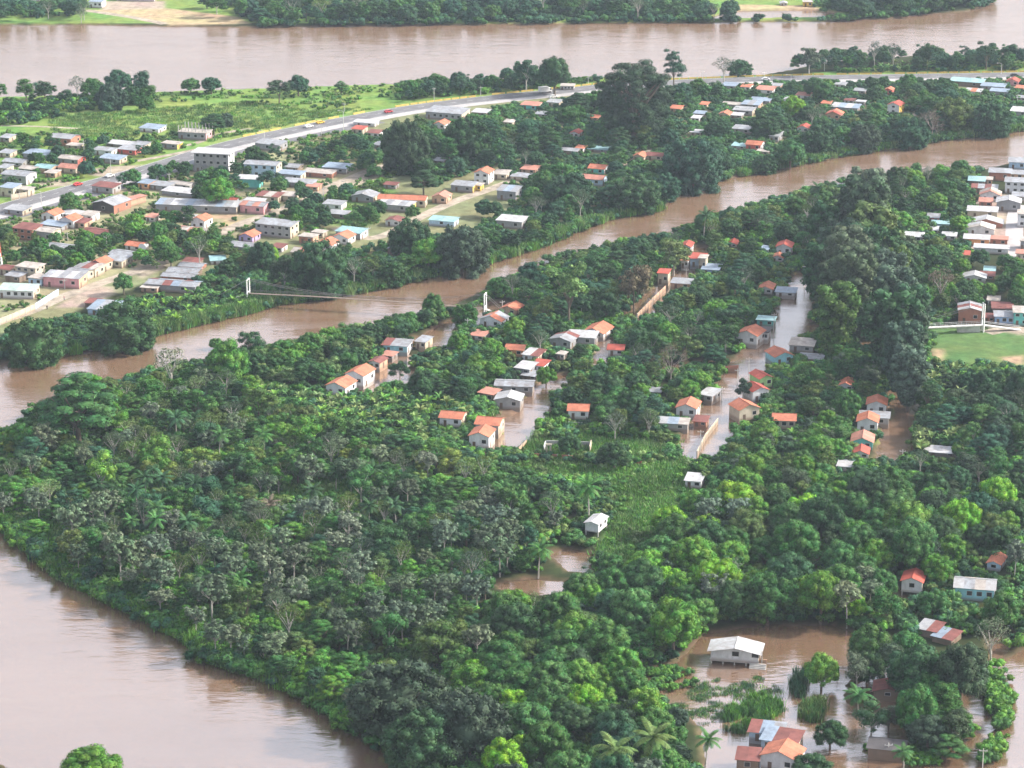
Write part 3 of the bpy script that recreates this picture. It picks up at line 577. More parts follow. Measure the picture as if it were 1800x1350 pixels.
def house(x, y, w, h, d, rot, roof, rc, wc, side=None, st=1, win=2, z0=0.0, ctx='', cat='house', name='house', pitch=None, label=None, over=0.45, sheets=3.2, rmix=None, door=True, size=None, noh=False):
    if pitch is None: pitch = .2 if roof == 'g' and rc in ('orange','red','salmon') else {'g': .13, 's': .16 if rc in ('orange','red','salmon') else .10, 'm': .055, 'f': 0}[roof]
    d *= .85; w *= .96
    s = ppm(y); r = R(rot); wm = w/(s*max(.5, math.cos(r))); hm = .9*h/(s*math.cos(depr(y)))
    P = at(x, y, LAND); 
    o = thing(name, None, cat, P, r)
    wm_, side = wallmat(wc), side or wc
    x0, x1, y0, y1 = -wm/2, wm/2, 0.0, d; top = z0 + hm; base = z0 if z0 else -1.2
    if z0:
        for px_ in np.linspace(x0+.2, x1-.2, max(2, int(wm/3)+1)):
            for py_ in (y0+.2, y1-.2): cube('stilt', POST, o, px_-.14, px_+.14, py_-.14, py_+.14, -1.6, z0)
        cube('floor_slab', POST, o, x0-.05, x1+.05, y0-.05, y1+.05, z0-.25, z0)
    rise = 0.0; mb = MB()
    if roof == 'g':
        rise = wm*pitch
        mb.add([(x0,y0,base),(x1,y0,base),(x1,y0,top),(0,y0,top+rise),(x0,y0,top),(x0,y1,base),(x1,y1,base),(x1,y1,top),(0,y1,top+rise),(x0,y1,top)],
               [(0,1,2,3,4),(9,8,7,6,5),(0,4,9,5)])
        sm = MB().add([(x1,y0,base),(x1,y1,base),(x1,y1,top),(x1,y0,top)], [(0,1,2,3)])
    elif roof == 's':
        rise = d*pitch; ym = (y0+y1)/2
        mb.add([(x0,y0,base),(x1,y0,base),(x1,y0,top),(x0,y0,top),(x0,y1,base),(x1,y1,base),(x1,y1,top),(x0,y1,top),(x0,ym,top+rise),(x1,ym,top+rise)],
               [(0,1,2,3),(7,6,5,4),(0,3,8,7,4)])
        sm = MB().add([(x1,y0,base),(x1,y1,base),(x1,y1,top),(x1,ym,top+rise),(x1,y0,top)], [(0,1,2,3,4)])
    else:
        rise = d*pitch if roof == 'm' else 0.0
        mb.add([(x0,y0,base),(x1,y0,base),(x1,y0,top),(x0,y0,top),(x0,y1,base),(x1,y1,base),(x1,y1,top+rise),(x0,y1,top+rise)],
               [(0,1,2,3),(7,6,5,4),(0,3,7,4)] + ([(3,2,6,7)] if roof == 'f' else []))
        sm = MB().add([(x1,y0,base),(x1,y1,base),(x1,y1,top+rise),(x1,y0,top)], [(0,1,2,3)])
    mb.build('wall', wm_, o); sm.build('side_wall', wallmat(side), o)  # cream side colours put the warm sunlight into the right-hand walls
    k0 = len(HLIST); cols = rmix or [rc]
    def shade(i): return roofmat(cols[(i*7+k0) % len(cols)], i*5+k0)
    ov = over
    if roof == 'g':
        n = max(1, round((d+2*ov)/sheets)); ys = np.linspace(y0-ov, y1+ov, n+1); dz = rise*ov/(wm/2); i = 0
        for sgn in (-1, 1):
            for a, b in zip(ys[:-1], ys[1:]):
                e = .012*(i % 2); p = [(0, a-.03, top+rise+.07+e), (sgn*(wm/2+ov), a-.03, top-dz+.07+e), (sgn*(wm/2+ov), b, top-dz+.07+e), (0, b, top+rise+.07+e)]
                if sgn < 0: p = [p[0], p[3], p[2], p[1]]
                MB().slab(*p, .06).build('roof_sheet', shade(i), o); i += 1
        MB().tube([(0, y0-ov, top+rise+.08), (0, y1+ov, top+rise+.08)], .11, 5).build('ridge_cap', roofmat(cols[0], 0), o)
    elif roof == 's':
        n = max(1, round((wm+2*ov)/sheets)); xs = np.linspace(x0-ov, x1+ov, n+1); dz = rise*ov/(d/2); ym = (y0+y1)/2; i = 0
        for sgn in (-1, 1):
            for a, b in zip(xs[:-1], xs[1:]):
                e = .012*(i % 2); p = [(a-.03, ym, top+rise+.07+e), (a-.03, ym+sgn*(d/2+ov), top-dz+.07+e), (b, ym+sgn*(d/2+ov), top-dz+.07+e), (b, ym, top+rise+.07+e)]
                if sgn > 0: p = [p[0], p[3], p[2], p[1]]
                MB().slab(*p, .06).build('roof_sheet', shade(i), o); i += 1
        MB().tube([(x0-ov, ym, top+rise+.08), (x1+ov, ym, top+rise+.08)], .11, 5).build('ridge_cap', roofmat(cols[0], 0), o)
    elif roof == 'm':
        n = max(1, round((wm+2*ov)/sheets)); xs = np.linspace(x0-ov, x1+ov, n+1); q = rise/d if d else 0
        for i, (a, b) in enumerate(zip(xs[:-1], xs[1:])):
            e = .012*(i % 2); MB().slab((a-.03, y0-ov, top-q*ov+.07+e), (b, y0-ov, top-q*ov+.07+e), (b, y1+ov, top+rise+q*ov+.07+e), (a-.03, y1+ov, top+rise+q*ov+.07+e), .06).build('roof_sheet', shade(i), o)
    else:
        cube('roof_slab', roofmat(rc, 1), o, x0-ov, x1+ov, y0-ov, y1+ov, top-.02, top+.22)
    sh_ = hm/st
    for q in range(st):
        zz = z0 + q*sh_; zc = zz + sh_*.42; hh = min(1.15, sh_*.38)
        for i in range(win):
            u = x0 + wm*(i+.5)/win
            if door and q == 0 and i == 0 and win > 1 and not z0: opening(o, ('y', y0), u, zz, .95, min(2.05, sh_*.8), True)
            else: opening(o, ('y', y0), u, zc, min(1.3, wm/(win*1.7)), hh)
        ns = 2 if d > 6 else 1
        for i in range(ns):
            u = y0 + d*(i+.5)/ns
            if i == 0 and q == 0 and not z0: opening(o, ('x', x1), u, zz, .95, min(2.05, sh_*.8), True)
            else: opening(o, ('x', x1), u, zc, min(1.2, d/(ns*1.8)), hh)
    # where it stands in the survey, used to keep trees clear of it
    M = Matrix.Translation(P) @ Matrix.Rotation(r, 4, 'Z'); pts = [to_px(M @ Vector(c)) for c in [(a, b, c) for a in (x0, x1) for b in (y0, y1) for c in (0.3, top+rise)]]
    if not noh: HRECT.append((min(p[0] for p in pts), min(p[1] for p in pts), max(p[0] for p in pts), max(p[1] for p in pts), (M @ Vector((0, d/2, 0)))[:2], 0.5*math.hypot(wm, d)))
    if size is None: size = 'long' if wm > 2.0*hm and wm > 13 else ('tall' if hm > 5.2 else ('small' if wm < 6.0 else ''))
    kind = {'house': 'house', 'shed': 'shed', 'building': 'building'}.get(cat, cat)
    if label is None:
        label = ' '.join((size+' '+WALLW[wc]+(' and '+WALLW[side] if side != wc else '')+(' two-storey' if st == 2 else '')+' '+kind+' with '+(' and '.join(ROOFW[c] for c in cols[:2]))+' roof '+ctx).split())  # second colour word names the side wall, cream where tinted as sunlit
    HLIST.append((o, label, x, y)); return o
def trim(lab, n):
    w_ = lab.replace('two-storey ', '').split() if len(lab.split()) > n else lab.split()
    if len(w_) > n and 'and' in w_[:6]:
        i_ = w_.index('and'); del w_[i_:i_+2]
    if len(w_) > n: w_ = [q for q in w_ if q not in ('the', 'tile')]
    if len(w_) > n and 'and' in w_ and n > 12:
        i_ = w_.index('and'); del w_[i_:i_+3]
    return ' '.join(w_)
def finish_labels():
    by = {}
    for o, lab, x, y in HLIST: by.setdefault(trim(lab, 16), []).append((o, x))
    by2 = {}
    for lab, its in by.items():
        for it in its: by2.setdefault(lab if len(its) == 1 else trim(lab, 11), []).append(it)
    ords = ['leftmost', 'second', 'third', 'fourth', 'fifth', 'sixth', 'seventh', 'eighth']
    for lab, its in by2.items():
        its.sort(key=lambda i: i[1])
        for k, it in enumerate(its):
            n = len(its)
            it[0]['label'] = lab if n == 1 else lab + ', ' + ('rightmost' if k == n-1 else ords[k] + (' from left' if k else '')) + ' of ' + str(n)
T = dict(ctx='beyond the highway')
def many(ctx, rot, rows, **kw):
    for r in rows:
        x, y, w, h, d, roof, rc, wc = r[:8]; ex = dict(r[8]) if len(r) > 8 else {}
        house(x, y, w, h, d, ex.pop('rot', rot), roof, rc, wc, ctx=ex.pop('ctx', ctx), **{**kw, **ex})
S = dict
many('beyond the highway', -22, [
 (8,250,18,9,7,'m','zinc','grey',S(side='cream')), (106,256,42,15,10,'s','grey','brick',S(cat='shed')), (128,262,24,7,5,'m','pale','cream'),
 (62,281,46,11,9,'m','blue','grey',S(cat='shed',side='cream')), (8,277,22,9,7,'m','zinc','cream'), (22,293,38,9,8,'s','zinc','block'),
 (120,290,38,12,8,'s','pale','grey',S(side='red')), (180,274,36,11,6,'m','zinc','white'), (222,272,34,10,8,'m','zinc','red'), (208,259,46,6,7,'m','white','grey'), (243,262,24,8,7,'m','zinc','cream'),
 (192,288,40,10,8,'m','blue','grey',S(side='cream')), (48,305,32,9,7,'s','pale','block'), (25,324,48,18,10,'s','zinc','block',S(side='white')), (75,305,32,11,8,'s','teal','peach'),
 (118,305,34,11,8,'s','salmon','cream'), (4,306,18,12,7,'m','zinc','cream'), (12,346,26,18,8,'m','blue','cream'), (38,345,26,13,6,'f','pale','cream'),
 (262,233,36,8,9,'m','blue','white'), (298,262,30,10,6,'f','pale','grey',S(side='yellow')), (88,312,20,9,6,'m','pale','peach')])
o = house(338,246,52,14,9,-15,'f','pale','grey',side='pink',win=4,cat='building',name='unfinished_building',label='unfinished grey block building with bare columns on its roof beside the highway')
s_ = ppm(246)
for i in range(9):
    for q in (0, 1): cube('column', POST, o, -52/s_/2+i*52/s_/8-.16, -52/s_/2+i*52/s_/8+.16, .3+q*8.2, .6+q*8.2, 14/s_, 14/s_+2.6)
many('between the highway and the dirt street', -24, [
 (24,378,36,10,8,'m','grey','grey',S(side='cream')), (180,340,40,13,8,'m','rust','block'), (252,333,20,12,7,'m','blue','orange'), (280,335,34,10,7,'m','zinc','block'),
 (312,346,60,9,8,'m','white','grey',S(cat='shed',win=1)), (315,332,40,9,6,'s','pale','block'), (345,302,38,14,9,'m','grey','grey',S(cat='shed')), (470,265,46,13,9,'m','zinc','grey',S(cat='shed',win=1)), 
 (85,389,26,13,8,'g','orange','white'), (117,401,27,16,8,'g','orange','white'), (122,385,36,9,7,'m','white','white'), (152,390,22,13,7,'m','pale','white'), (90,405,42,10,7,'m','blue','grey'), (140,402,20,12,7,'m','rust','peach'),
 (40,422,38,22,9,'m','rust','brick',S(st=2,win=3)), (78,425,30,20,8,'s','pale','block',S(side='cream')), (166,422,50,13,9,'s','rust','block'), (100,444,50,9,8,'s','zinc','brick'),
 (234,441,30,10,7,'s','orange','white'), (213,458,46,11,8,'s','zinc','block',S(side='cream')), (198,470,36,14,8,'m','zinc','cream'), (170,478,26,17,8,'g','orange','block',S(side='cream')),
 (150,486,38,17,8,'m','zinc','cream',S(rmix=['zinc','rust','pale'])), (132,494,36,16,8,'s','grey','block',S(rmix=['grey','zinc'],side='cream')),
 (8,484,22,12,7,'s','rust','cream'), (22,496,28,12,6,'m','zinc','wood'), (62,502,26,14,7,'f','pale','sky')])
house(108,506,68,20,9,-14,'m','zinc','pink',side='peach',win=3,ctx='',label='pink house with grey zinc roof and peach end wall on the street corner',rmix=['zinc','white'])
house(46,490,38,22,8,-22,'f','pale','cream',st=2,win=3,label='cream flat-roofed two-storey block behind the pink house')
house(28,525,66,16,9,-8,'m','mint','white',side='cream',win=5,label='long white school-like building with mint green roof at the left edge',cat='building',name='school_building')
o = house(182,374,42,17,14,-28,'g','grey','dark',side='brick',win=1,door=False,cat='shed',name='workshop_shed',label='big open workshop shed with grey gable roof and orange brick side wall')  # dark wall colour stands in for the shade inside the open front
house(242,360,26,13,4,55,'f','salmon','peach',win=0,label='low peach brick annex wall building right of the workshop shed',cat='building',name='annex')
# long grey compound
house(345,374,150,14,10,-9,'m','zinc','grey',side='cream',win=4,rmix=['zinc','white','zinc','blue'],label='very long grey compound building with patched zinc roof beside the dirt street',cat='building',name='compound_building')
house(398,362,34,10,6,-12,'s','red','grey',label='small red-roofed pavilion rising over the long grey compound')
house(440,368,34,13,8,-20,'m','white','block',label='white-roofed block house at the right end of the long compound')
o = house(372,304,64,38,10,-12,'f','white','block',side='white',st=3,win=5,over=1.3,cat='building',name='apartment_building',label='three-storey grey block building with white flat roof slab by the highway')
house(458,313,60,26,9,-14,'s','zinc','sky',side='cream',st=2,win=4,label='pale blue two-storey house right of the three-storey block building')
house(436,332,42,19,7,-12,'m','white','teal',win=0,label='white metal clad shed behind the big leafy garden tree',cat='shed',name='shed')
many('by the grey dirt lane in the town centre', -18, [
 (511,302,26,9,8,'s','grey','wood'), (508,317,44,12,7,'m','blue','grey',S(side='cream')), (522,330,56,10,7,'m','zinc','grey'), (558,312,54,9,7,'m','pale','brick'), (588,305,44,11,9,'m','blue','grey',S(side='white')),
 (548,336,22,9,6,'m','salmon','peach'), (470,356,40,12,8,'m','pale','cream',S(rmix=['pale','rust'])), (502,354,30,11,7,'m','pale','cream'), (443,376,44,16,9,'s','zinc','pink',S(rmix=['zinc','salmon'])),
 (637,356,40,12,9,'g','zinc','grey',S(side='cream')), (584,370,34,12,7,'m','zinc','white'), (592,384,34,9,6,'m','grey','wood',S(cat='shed')),
 (692,372,62,13,8,'m','zinc','block',S(side='yellow',rmix=['zinc','white'])), (772,358,26,13,8,'g','salmon','peach'), (690,398,26,11,7,'g','rust','white'), (685,332,22,8,5,'m','rust','grey',S(cat='shed')),
 (846,324,26,22,9,'g','orange','white',S(st=2)), (878,316,24,11,8,'m','pale','cream'), (812,338,40,13,8,'m','zinc','grey',S(side='yellow')), (838,336,14,11,5,'f','pale','yellow'), (890,352,34,18,10,'m','blue','grey',S(rmix=['blue','zinc'])), 
 (776,398,46,11,7,'m','teal','sky',S(cat='shed',win=1)), (895,402,46,15,9,'m','white','block',S(cat='shed',win=2)), (710,418,18,12,6,'m','orange','teal'), (694,449,26,13,6,'g','zinc','wood',S(cat='shed'))])
house(706,364,86,15,8,-8,'s','orange','cream',win=6,label='long house with bright orange tile ridge roof in the town centre')
house(780,211,66,14,13,-20,'m','zinc','grey',side='cream',win=6,cat='building',name='hall',label='large hall with wide grey zinc roof and dark window band below the highway')
many('among the trees below the highway', -20, [
 (772,228,20,11,8,'g','orange','white'), (628,236,20,10,7,'m','red','cream'), (655,242,22,9,7,'m','rust','white'), (672,262,34,7,7,'m','white','grey'), (640,222,40,7,6,'m','white','white'), (830,262,26,6,6,'m','white','grey'), (770,288,18,6,6,'m','zinc','grey'),
 (842,204,26,7,8,'m','white','wood'), (893,222,16,8,6,'m','pale','cream'), (930,194,30,10,8,'m','salmon','teal',S(side='cream')), (972,188,22,9,7,'m','grey','cream'), (950,206,20,6,6,'m','zinc','grey'), (1042,212,18,6,6,'m','orange','peach'), (1009,242,15,9,7,'g','red','white'),
 (1000,272,30,8,7,'s','grey','wood'), (1018,268,14,8,6,'m','orange','white'), (1050,268,34,6,6,'m','teal','grey'), (928,306,26,9,8,'m','salmon','peach'), (912,318,30,8,7,'m','zinc','cream'), (1048,307,28,12,8,'s','orange','teal',S(side='white')), (1038,326,42,13,8,'s','salmon','sky'),
 (1122,283,20,9,7,'g','orange','cream'), (1150,282,30,9,8,'s','rust','cream',S(side='peach'))])
house(997,158,24,7,7,-6,'f','pale','white',win=4,label='small white roofless building with dark windows on the river side of the highway',cat='building',name='roadside_building')
many('in the northern quarter below the highway', -20, [
 (1280,158,24,8,8,'m','blue','grey',S(side='cream')), (1310,160,16,8,7,'m','orange','white'), (1343,166,30,9,9,'m','salmon','white'), (1362,158,18,8,6,'m','grey','peach'), (1236,189,13,6,6,'m','orange','cream'), (1290,190,40,7,7,'s','pale','block'), (1318,192,30,9,9,'m','blue','grey',S(side='peach',rmix=['blue','grey'])), (1305,203,34,10,8,'m','grey','grey',S(side='cream')), (1335,182,34,6,7,'m','blue','grey'),
 (1272,209,18,9,7,'g','orange','cream'), (1293,208,20,6,6,'m','white','grey'), (1303,235,32,9,8,'m','zinc','block'), (1228,206,18,7,6,'m','blue','grey'), (1222,214,14,7,6,'m','white','white'), (1324,265,26,12,8,'s','orange','red',S(side='white')), (1298,263,24,7,7,'m','teal','grey'), (1384,187,13,14,5,'g','white','white',S(st=2,win=1)), (1410,174,22,7,7,'m','salmon','white'), (1222,240,18,8,6,'m','white','cream'),
 (1360,250,16,12,10,'m','grey','grey'), (1186,198,18,8,7,'m','orange','peach'), (1340,272,20,6,5,'f','pale','cream')])
many('on the far shore of the middle channel', -20, [
 (1561,167,13,10,6,'g','orange','red'), (1484,196,46,8,9,'m','white','grey',S(rmix=['blue','white'])), (1451,188,15,7,6,'m','orange','cream'), (1464,211,26,11,8,'g','orange','peach',S(rmix=['orange','red'])), (1411,233,20,9,7,'g','red','white'), (1476,155,18,7,6,'m','grey','white'), (1512,188,14,10,4,'f','white','block'), (1492,182,16,6,5,'m','rust','white'), (1510,165,20,6,6,'m','zinc','grey'),
 (1698,152,56,9,9,'m','teal','wood',S(side='yellow')), (1716,152,16,7,6,'m','salmon','white'), (1744,160,40,9,8,'m','blue','grey'), (1755,168,30,8,7,'m','blue','grey'), (1710,166,26,6,7,'m','orange','white',S(rmix=['orange','white'])), (1779,151,20,9,7,'g','red','pink'), (1790,205,28,10,10,'m','white','grey'), (1792,160,14,6,6,'m','orange','peach'), (1795,178,14,7,5,'m','zinc','grey')])
house(1570,200,20,17,8,-28,'g','red','white',side='yellow',st=2,win=1,label='two-storey house with red roof, white front and bright yellow side beyond the channel')
many('by the thicket above the north bank', -22, [
 (480,417,66,24,9,'m','zinc','block',S(st=2,win=5,side='cream',cat='building',name='block_building')), (538,429,26,14,6,'f','pale','brick',S(side='peach')), (558,418,20,10,5,'f','pale','cream'), (612,420,46,13,8,'m','teal','grey',S(side='white')), (598,430,30,14,8,'g','orange','white'), (568,442,32,14,8,'g','orange','white'), (536,452,50,8,8,'s','salmon','block',S(rmix=['salmon','pale'])), (486,443,20,9,6,'m','rust','white'),
 (432,426,26,12,8,'g','orange','purple'), (422,446,50,14,8,'s','zinc','grey'), (384,465,26,8,7,'m','teal','white',S(rot=10)), (348,403,26,18,8,'g','orange','white'), (328,414,50,9,8,'s','pale','grey',S(rmix=['pale','salmon'])), (325,391,24,9,6,'m','white','wood'), (264,390,16,9,6,'m','salmon','white')])
many('in the tight row above the reed bank', -14, [
 (334,468,30,7,7,'m','rust','wood'), (334,475,42,7,7,'s','zinc','brick'), (320,485,56,8,7,'s','zinc','wood'), (312,494,60,8,7,'s','zinc','brick'), (300,513,92,13,9,'s','zinc','block',S(rmix=['zinc','blue','rust','zinc'])), (262,514,30,9,7,'m','pale','peach'),
 (176,555,46,12,12,'m','blue','sky',S(rmix=['blue','zinc'])), (62,585,22,12,7,'m','blue','white'), (160,540,22,8,6,'m','rust','wood')])
# right-hand town
many('in the crowded town at the right edge', -12, [
 (1788,298,30,14,9,'m','zinc','sky'), (1757,318,38,16,8,'m','zinc','brick',S(side='cream')), (1786,315,24,10,7,'m','zinc','peach'), (1716,328,28,11,8,'m','teal','wood',S(side='white')), (1736,326,14,11,6,'f','pale','peach'), (1730,340,44,10,7,'m','zinc','brick',S(rmix=['rust','zinc'])), (1784,340,36,22,8,'m','zinc','white',S(st=2,win=3)), (1740,354,36,13,8,'g','salmon','white',S(rmix=['salmon','pale'])), (1772,372,42,18,9,'g','white','grey'), (1732,364,22,10,7,'m','salmon','brick'), (1726,384,52,14,8,'m','white','cream'), (1790,356,22,12,7,'m','zinc','cream'),
 (1733,400,58,9,8,'g','white','brick'), (1722,414,50,13,8,'g','pale','white',S(rmix=['pale','white'])), (1716,432,44,13,7,'m','white','orange'), (1755,432,30,12,6,'f','salmon','brick'), (1742,446,60,10,7,'f','white','white'), (1606,425,32,10,7,'m','white','grey'), (1640,390,20,8,7,'m','zinc','red'), (1652,402,30,9,6,'f','teal','sky'), (1640,410,16,6,6,'m','white','white'), (1668,422,24,8,6,'m','white','white'), (1695,456,16,9,6,'m','salmon','white',S(rmix=['salmon','red'])), (1739,482,18,7,6,'m','teal','white'), (1735,492,24,8,6,'m','rust','wood'), (1712,496,40,9,7,'g','white','white'), (1746,536,20,9,6,'m','pale','white'), (1796,458,20,13,7,'f','salmon','cream'), (1796,400,16,26,8,'f','pale','white',S(st=2,win=1)), (1800,440,14,18,7,'f','pale','grey')])
many('by the footbridge at the sports field', -8, [
 (1704,569,40,26,10,'g','white','brick',S(rmix=['white','rust','zinc'])), (1762,553,36,12,8,'m','rust','wood'), (1765,571,34,16,7,'m','zinc','blue',S(win=3)), (1794,573,26,26,8,'m','pale','teal',S(st=2,win=2)), (1738,566,18,9,5,'m','rust','brick')])
# island
many('in the flooded quarter by the middle channel', -24, [
 (590,696,36,19,9.5,'g','orange','white',S(ctx='lowest of the pair beside the banana patch')), (623,680,34,24,10,'g','orange','white',S(ctx='upper of the pair beside the banana patch')), (658,650,20,15,7,'g','rust','white',S(side='peach')),
 (739,614,18,15,7,'m','zinc','cream'), (680,632,20,8,5,'m','salmon','grey'), (893,553,28,11,8,'g','orange','peach'), (862,576,38,15,8,'g','orange','white',S(rmix=['orange','orange','zinc'])), (838,598,24,9,7,'m','salmon','white'),
 (904,627,32,14,7,'s','orange','orange',S(rot=-12,side='cream')), (932,637,28,14,8,'m','rust','white',S(side='cream',rmix=['rust','white'])), (918,661,26,15,8,'m','white','grey'), (944,655,22,14,7,'m','red','white'), (930,667,26,7,6,'m','zinc','wood'),
 (903,692,68,15,8,'s','zinc','block',S(rot=-6,win=3)), (892,719,46,18,8,'g','white','block',S(rot=-10)), (854,706,26,16,6,'m','salmon','wood',S(rot=-30)), (984,613,38,17,9,'g','zinc','grey',S(rmix=['zinc','zinc','rust'])), (1020,607,52,16,8,'m','white','grey',S(rot=-12)), (1042,594,38,11,11,'g','orange','white'), (1082,626,28,13,7,'s','red','white',S(rot=-8,side='sky')),
 (985,632,12,10,4,'f','pale','block')])
house(694,621,46,15,8,-14,'m','zinc','cyan',side='white',win=2,rmix=['zinc','zinc','rust'],label='bright light blue house with zinc and rust roof standing in brown floodwater')
many('in the middle of the island', -14, [
 (792,750,40,17,8,'s','orange','white',S(side='cream',ctx='left of the pale flooded lane, half hidden by a mango')), (856,766,42,22,9,'s','orange','block',S(side='cream',ctx='directly by the pale flooded lane')), (842,788,36,24,9,'g','orange','white',S(ctx='nearest of three at the end of the pale lane')), (1016,737,36,17,8,'s','orange','white',S(rot=-6,ctx='alone beside the garden wall')),
 (1206,734,36,19,9,'g','orange','white',S(ctx='by the wide flooded street')), (1182,757,54,14,6,'m','zinc','block',S(rmix=['blue','pale','grey'],rot=-10)), (1230,750,22,10,6,'m','rust','brick'), (1240,707,22,14,8,'m','white','grey',S(rot=-30)),
 (1312,607,36,21,9.5,'g','orange','white',S(rot=-26,ctx='at the bend of the wide flooded street')), (1342,600,16,18,7,'f','dark','white'), (1345,574,30,12,6,'f','teal','teal'), (1345,517,24,10,9,'g','orange','white',S(ctx='above the flooded lane beside the teak grove')), (1380,522,34,9,7,'m','blue','white'), (1377,449,26,17,8,'g','red','white',S(ctx='against the dark teak trees')), (1366,460,20,8,6,'g','orange','white'), (1408,620,42,14,9,'m','pale','block',S(side='cream')), (1425,638,40,8,6,'m','zinc','wood'),
 (1486,686,28,9,8,'g','orange','white',S(ctx='deep in the orchard')), (1655,802,60,7,6,'m','white','grey'), (1485,828,26,9,6,'m','white','white'), (1218,858,28,14,7,'m','white','white',S(ctx='alone in the rank grass')), (1205,444,18,12,8,'g','red','white'), (1225,470,24,17,8,'m','red','sky',S(ctx='at the head of the brown flooded lane')), (1203,472,12,16,6,'m','orange','white'), (1234,476,12,24,6,'f','pale','cream'), (1248,482,30,9,8,'m','blue','blue'), (1165,500,18,22,6,'m','red','cream',S(ctx='beside the brown flooded lane')), (1196,508,34,11,7,'m','zinc','salmon' if False else 'peach'), (1286,434,16,6,7,'g','red','white'), (1344,446,12,8,6,'m','blue','white'), (1150,695,20,7,5,'m','zinc','grey')])
for a in [(1378,641,34,17,9,20,'g','orange','cyan','white','orange-roofed light blue and white house left of the bank of the wide flooded street'), (1346,682,24,20,8,24,'g','red','green','sky','red-roofed green and blue house on the bank of the wide flooded street'), (1337,706,30,22,8,22,'g','red','white','green','red-roofed white house with lime green flank beside the flooded street'), (1317,738,38,22,8,24,'g','orange','cream','purple','orange-roofed cream house with lilac side wall by the flooded street')]:
    o = house(a[0],a[1],a[2],a[3],a[4],a[5],a[6],a[7],a[8] if a[7]=='red' and a[8]=='green' else a[8],side='white',label=a[10],name='house')
    ch = [c for c in o.children if c.name.startswith('wall')]
many('on the orchard side of the wide flooded street', -6, [
 (1378,754,40,17,8,'s','orange','cream',S(win=3))])
many('in the column beside the shaded stream', -10, [
 (1540,729,34,20,8,'g','orange','white',S(ctx='topmost in the column beside the shaded stream')), (1536,748,52,16,6,'m','zinc','block'), (1524,761,36,22,8,'g','orange','white',S(ctx='second in the column beside the shaded stream')), (1515,789,38,14,9,'g','salmon','teal'), (1512,806,28,10,7,'g','red','white')])
house(1040,942,24,15,8,-24,'g','white','white',z0=1.5,win=0,ctx='',label='weathered white board house on stilts in the rank grass clearing')
house(1712,1056,70,24,9,-12,'s','white','cyan',side='white',win=4,pitch=.16,rmix=['white','zinc','pale'],label='turquoise house with weathered white zinc roof among the right-hand mangoes')
house(1602,1044,36,20,8,-16,'g','red','white',side='cream',z0=.7,win=1,label='white house with red roof end hidden behind mango leaves')
house(1746,1003,22,14,8,-24,'g','orange','sky',win=1,label='lone orange roof poking out between the right-hand mangoes')
house(1560,1228,50,14,7,-10,'g','rust','wood',win=1,label='drowned hut with a dark maroon roof under the mangoes')
house(1556,1332,62,16,6,-14,'m','dark','wood',win=0,cat='shed',name='shed',label='low dark open shed standing in floodwater at the bottom')
house(1628,1120,32,14,7,-30,'m','rust','wood',rmix=['rust','grey'],win=0,label='collapsed rusty shack under the trees at right')
house(1655,1132,32,12,7,-34,'m','zinc','wood',rmix=['blue','rust','white'],win=0,label='broken lean-to with blue, white and rusty roof sheets at right')
# the big stilt house in the flood
o = house(1291,1164,86,19,7.2,-11,'g','white','white',side='cream',z0=.2,win=0,pitch=.10,over=.9,name='flooded_house',label='large white stilt house with white metal roof standing alone in brown floodwater',sheets=2.4)  # cream end wall: sunlight on the white boards put into the colour
for u in (0.2, 5.2): opening(o, ('y', 0.0), u, 1.7, 1.7, 1.2)
s_ = ppm(1168); wm = 84/(s_*math.cos(R(13)))
cube('skirting_board', wallmat('white'), o, -wm/2-.05, wm/2+.05, -.09, -.03, .0, .75)
st = MB()
for i in range(7): st.box(wm/2-2.3, wm/2+1.9, -.25-.32*i-.32, -.25-.32*i, -1.4, .2-.3*i)
st.build('stair', POST, o)
cube('porch_post', POST, o, wm/2+.6, wm/2+.85, 0, .25, .2, 3.6); cube('porch_wall', wallmat('peach'), o, wm/2+.02, wm/2+2.0, .4, .6, .2, 1.2); opening(o, ('x', wm/2), 1.6, .25, 1.2, 2.1, True)
# cluster at the bottom
house(1368,1356,62,27,8,-22,'g','orange','white',side='white',win=2,label='white house with clean orange tile roof at the bottom of the flood',pitch=.2)
house(1313,1356,38,22,7,-10,'m','rust','wood',win=1,label='weathered board house with rusty roof left of the orange roof at the bottom')
house(1368,1322,62,20,8,-20,'m','rust','sky',rmix=['rust','blue','zinc','rust','white'],side='cream',win=3,label='house under a patchwork of rust, blue and white roof sheets at the bottom')
house(1345,1304,58,17,7,-14,'m','rust','sky',rmix=['rust','zinc','blue','rust'],side='white',win=2,label='light blue house with rusty and blue-grey roof behind the patchwork roof')
finish_labels()
# ------------------------------------------------------------------ garden and compound walls
def wall_run(name, pts, h, mat, label, cat='wall', th=.18, z=LAND, piers=True):
    o = thing(name, label, cat, at(*pts[0], z)); org = o.location.copy()
    for (a, b) in zip(pts[:-1], pts[1:]):
        A, B = at(*a, z)-org, at(*b, z)-org; d = (B-A).normalized(); n = Vector((-d.y, d.x, 0))*th/2
        L_ = (B-A).length; k = max(1, round(L_/4)); 
        for i in range(k):
            p, q = A+(B-A)*i/k, A+(B-A)*(i+1)/k; hh = h + (.015 if i % 2 else 0)
            mb = MB(); V = [p-n, q-n, q+n, p+n]; mb.add([(v.x, v.y, -1.2) for v in V]+[(v.x, v.y, hh) for v in V], [(3,2,1,0),(4,5,6,7),(0,1,5,4),(1,2,6,5),(2,3,7,6),(3,0,4,7)]); mb.build('wall_panel', mat, o)
            if piers: MB().box(p.x-.17, p.x+.17, p.y-.17, p.y+.17, -1.2, h+.12).build('pier', POST, o)
    return o
wall_run('compound_wall', [(0,572),(45,553),(62,545)], 2.4, wallmat('cream'), 'cream compound wall along the dirt street at the left edge')
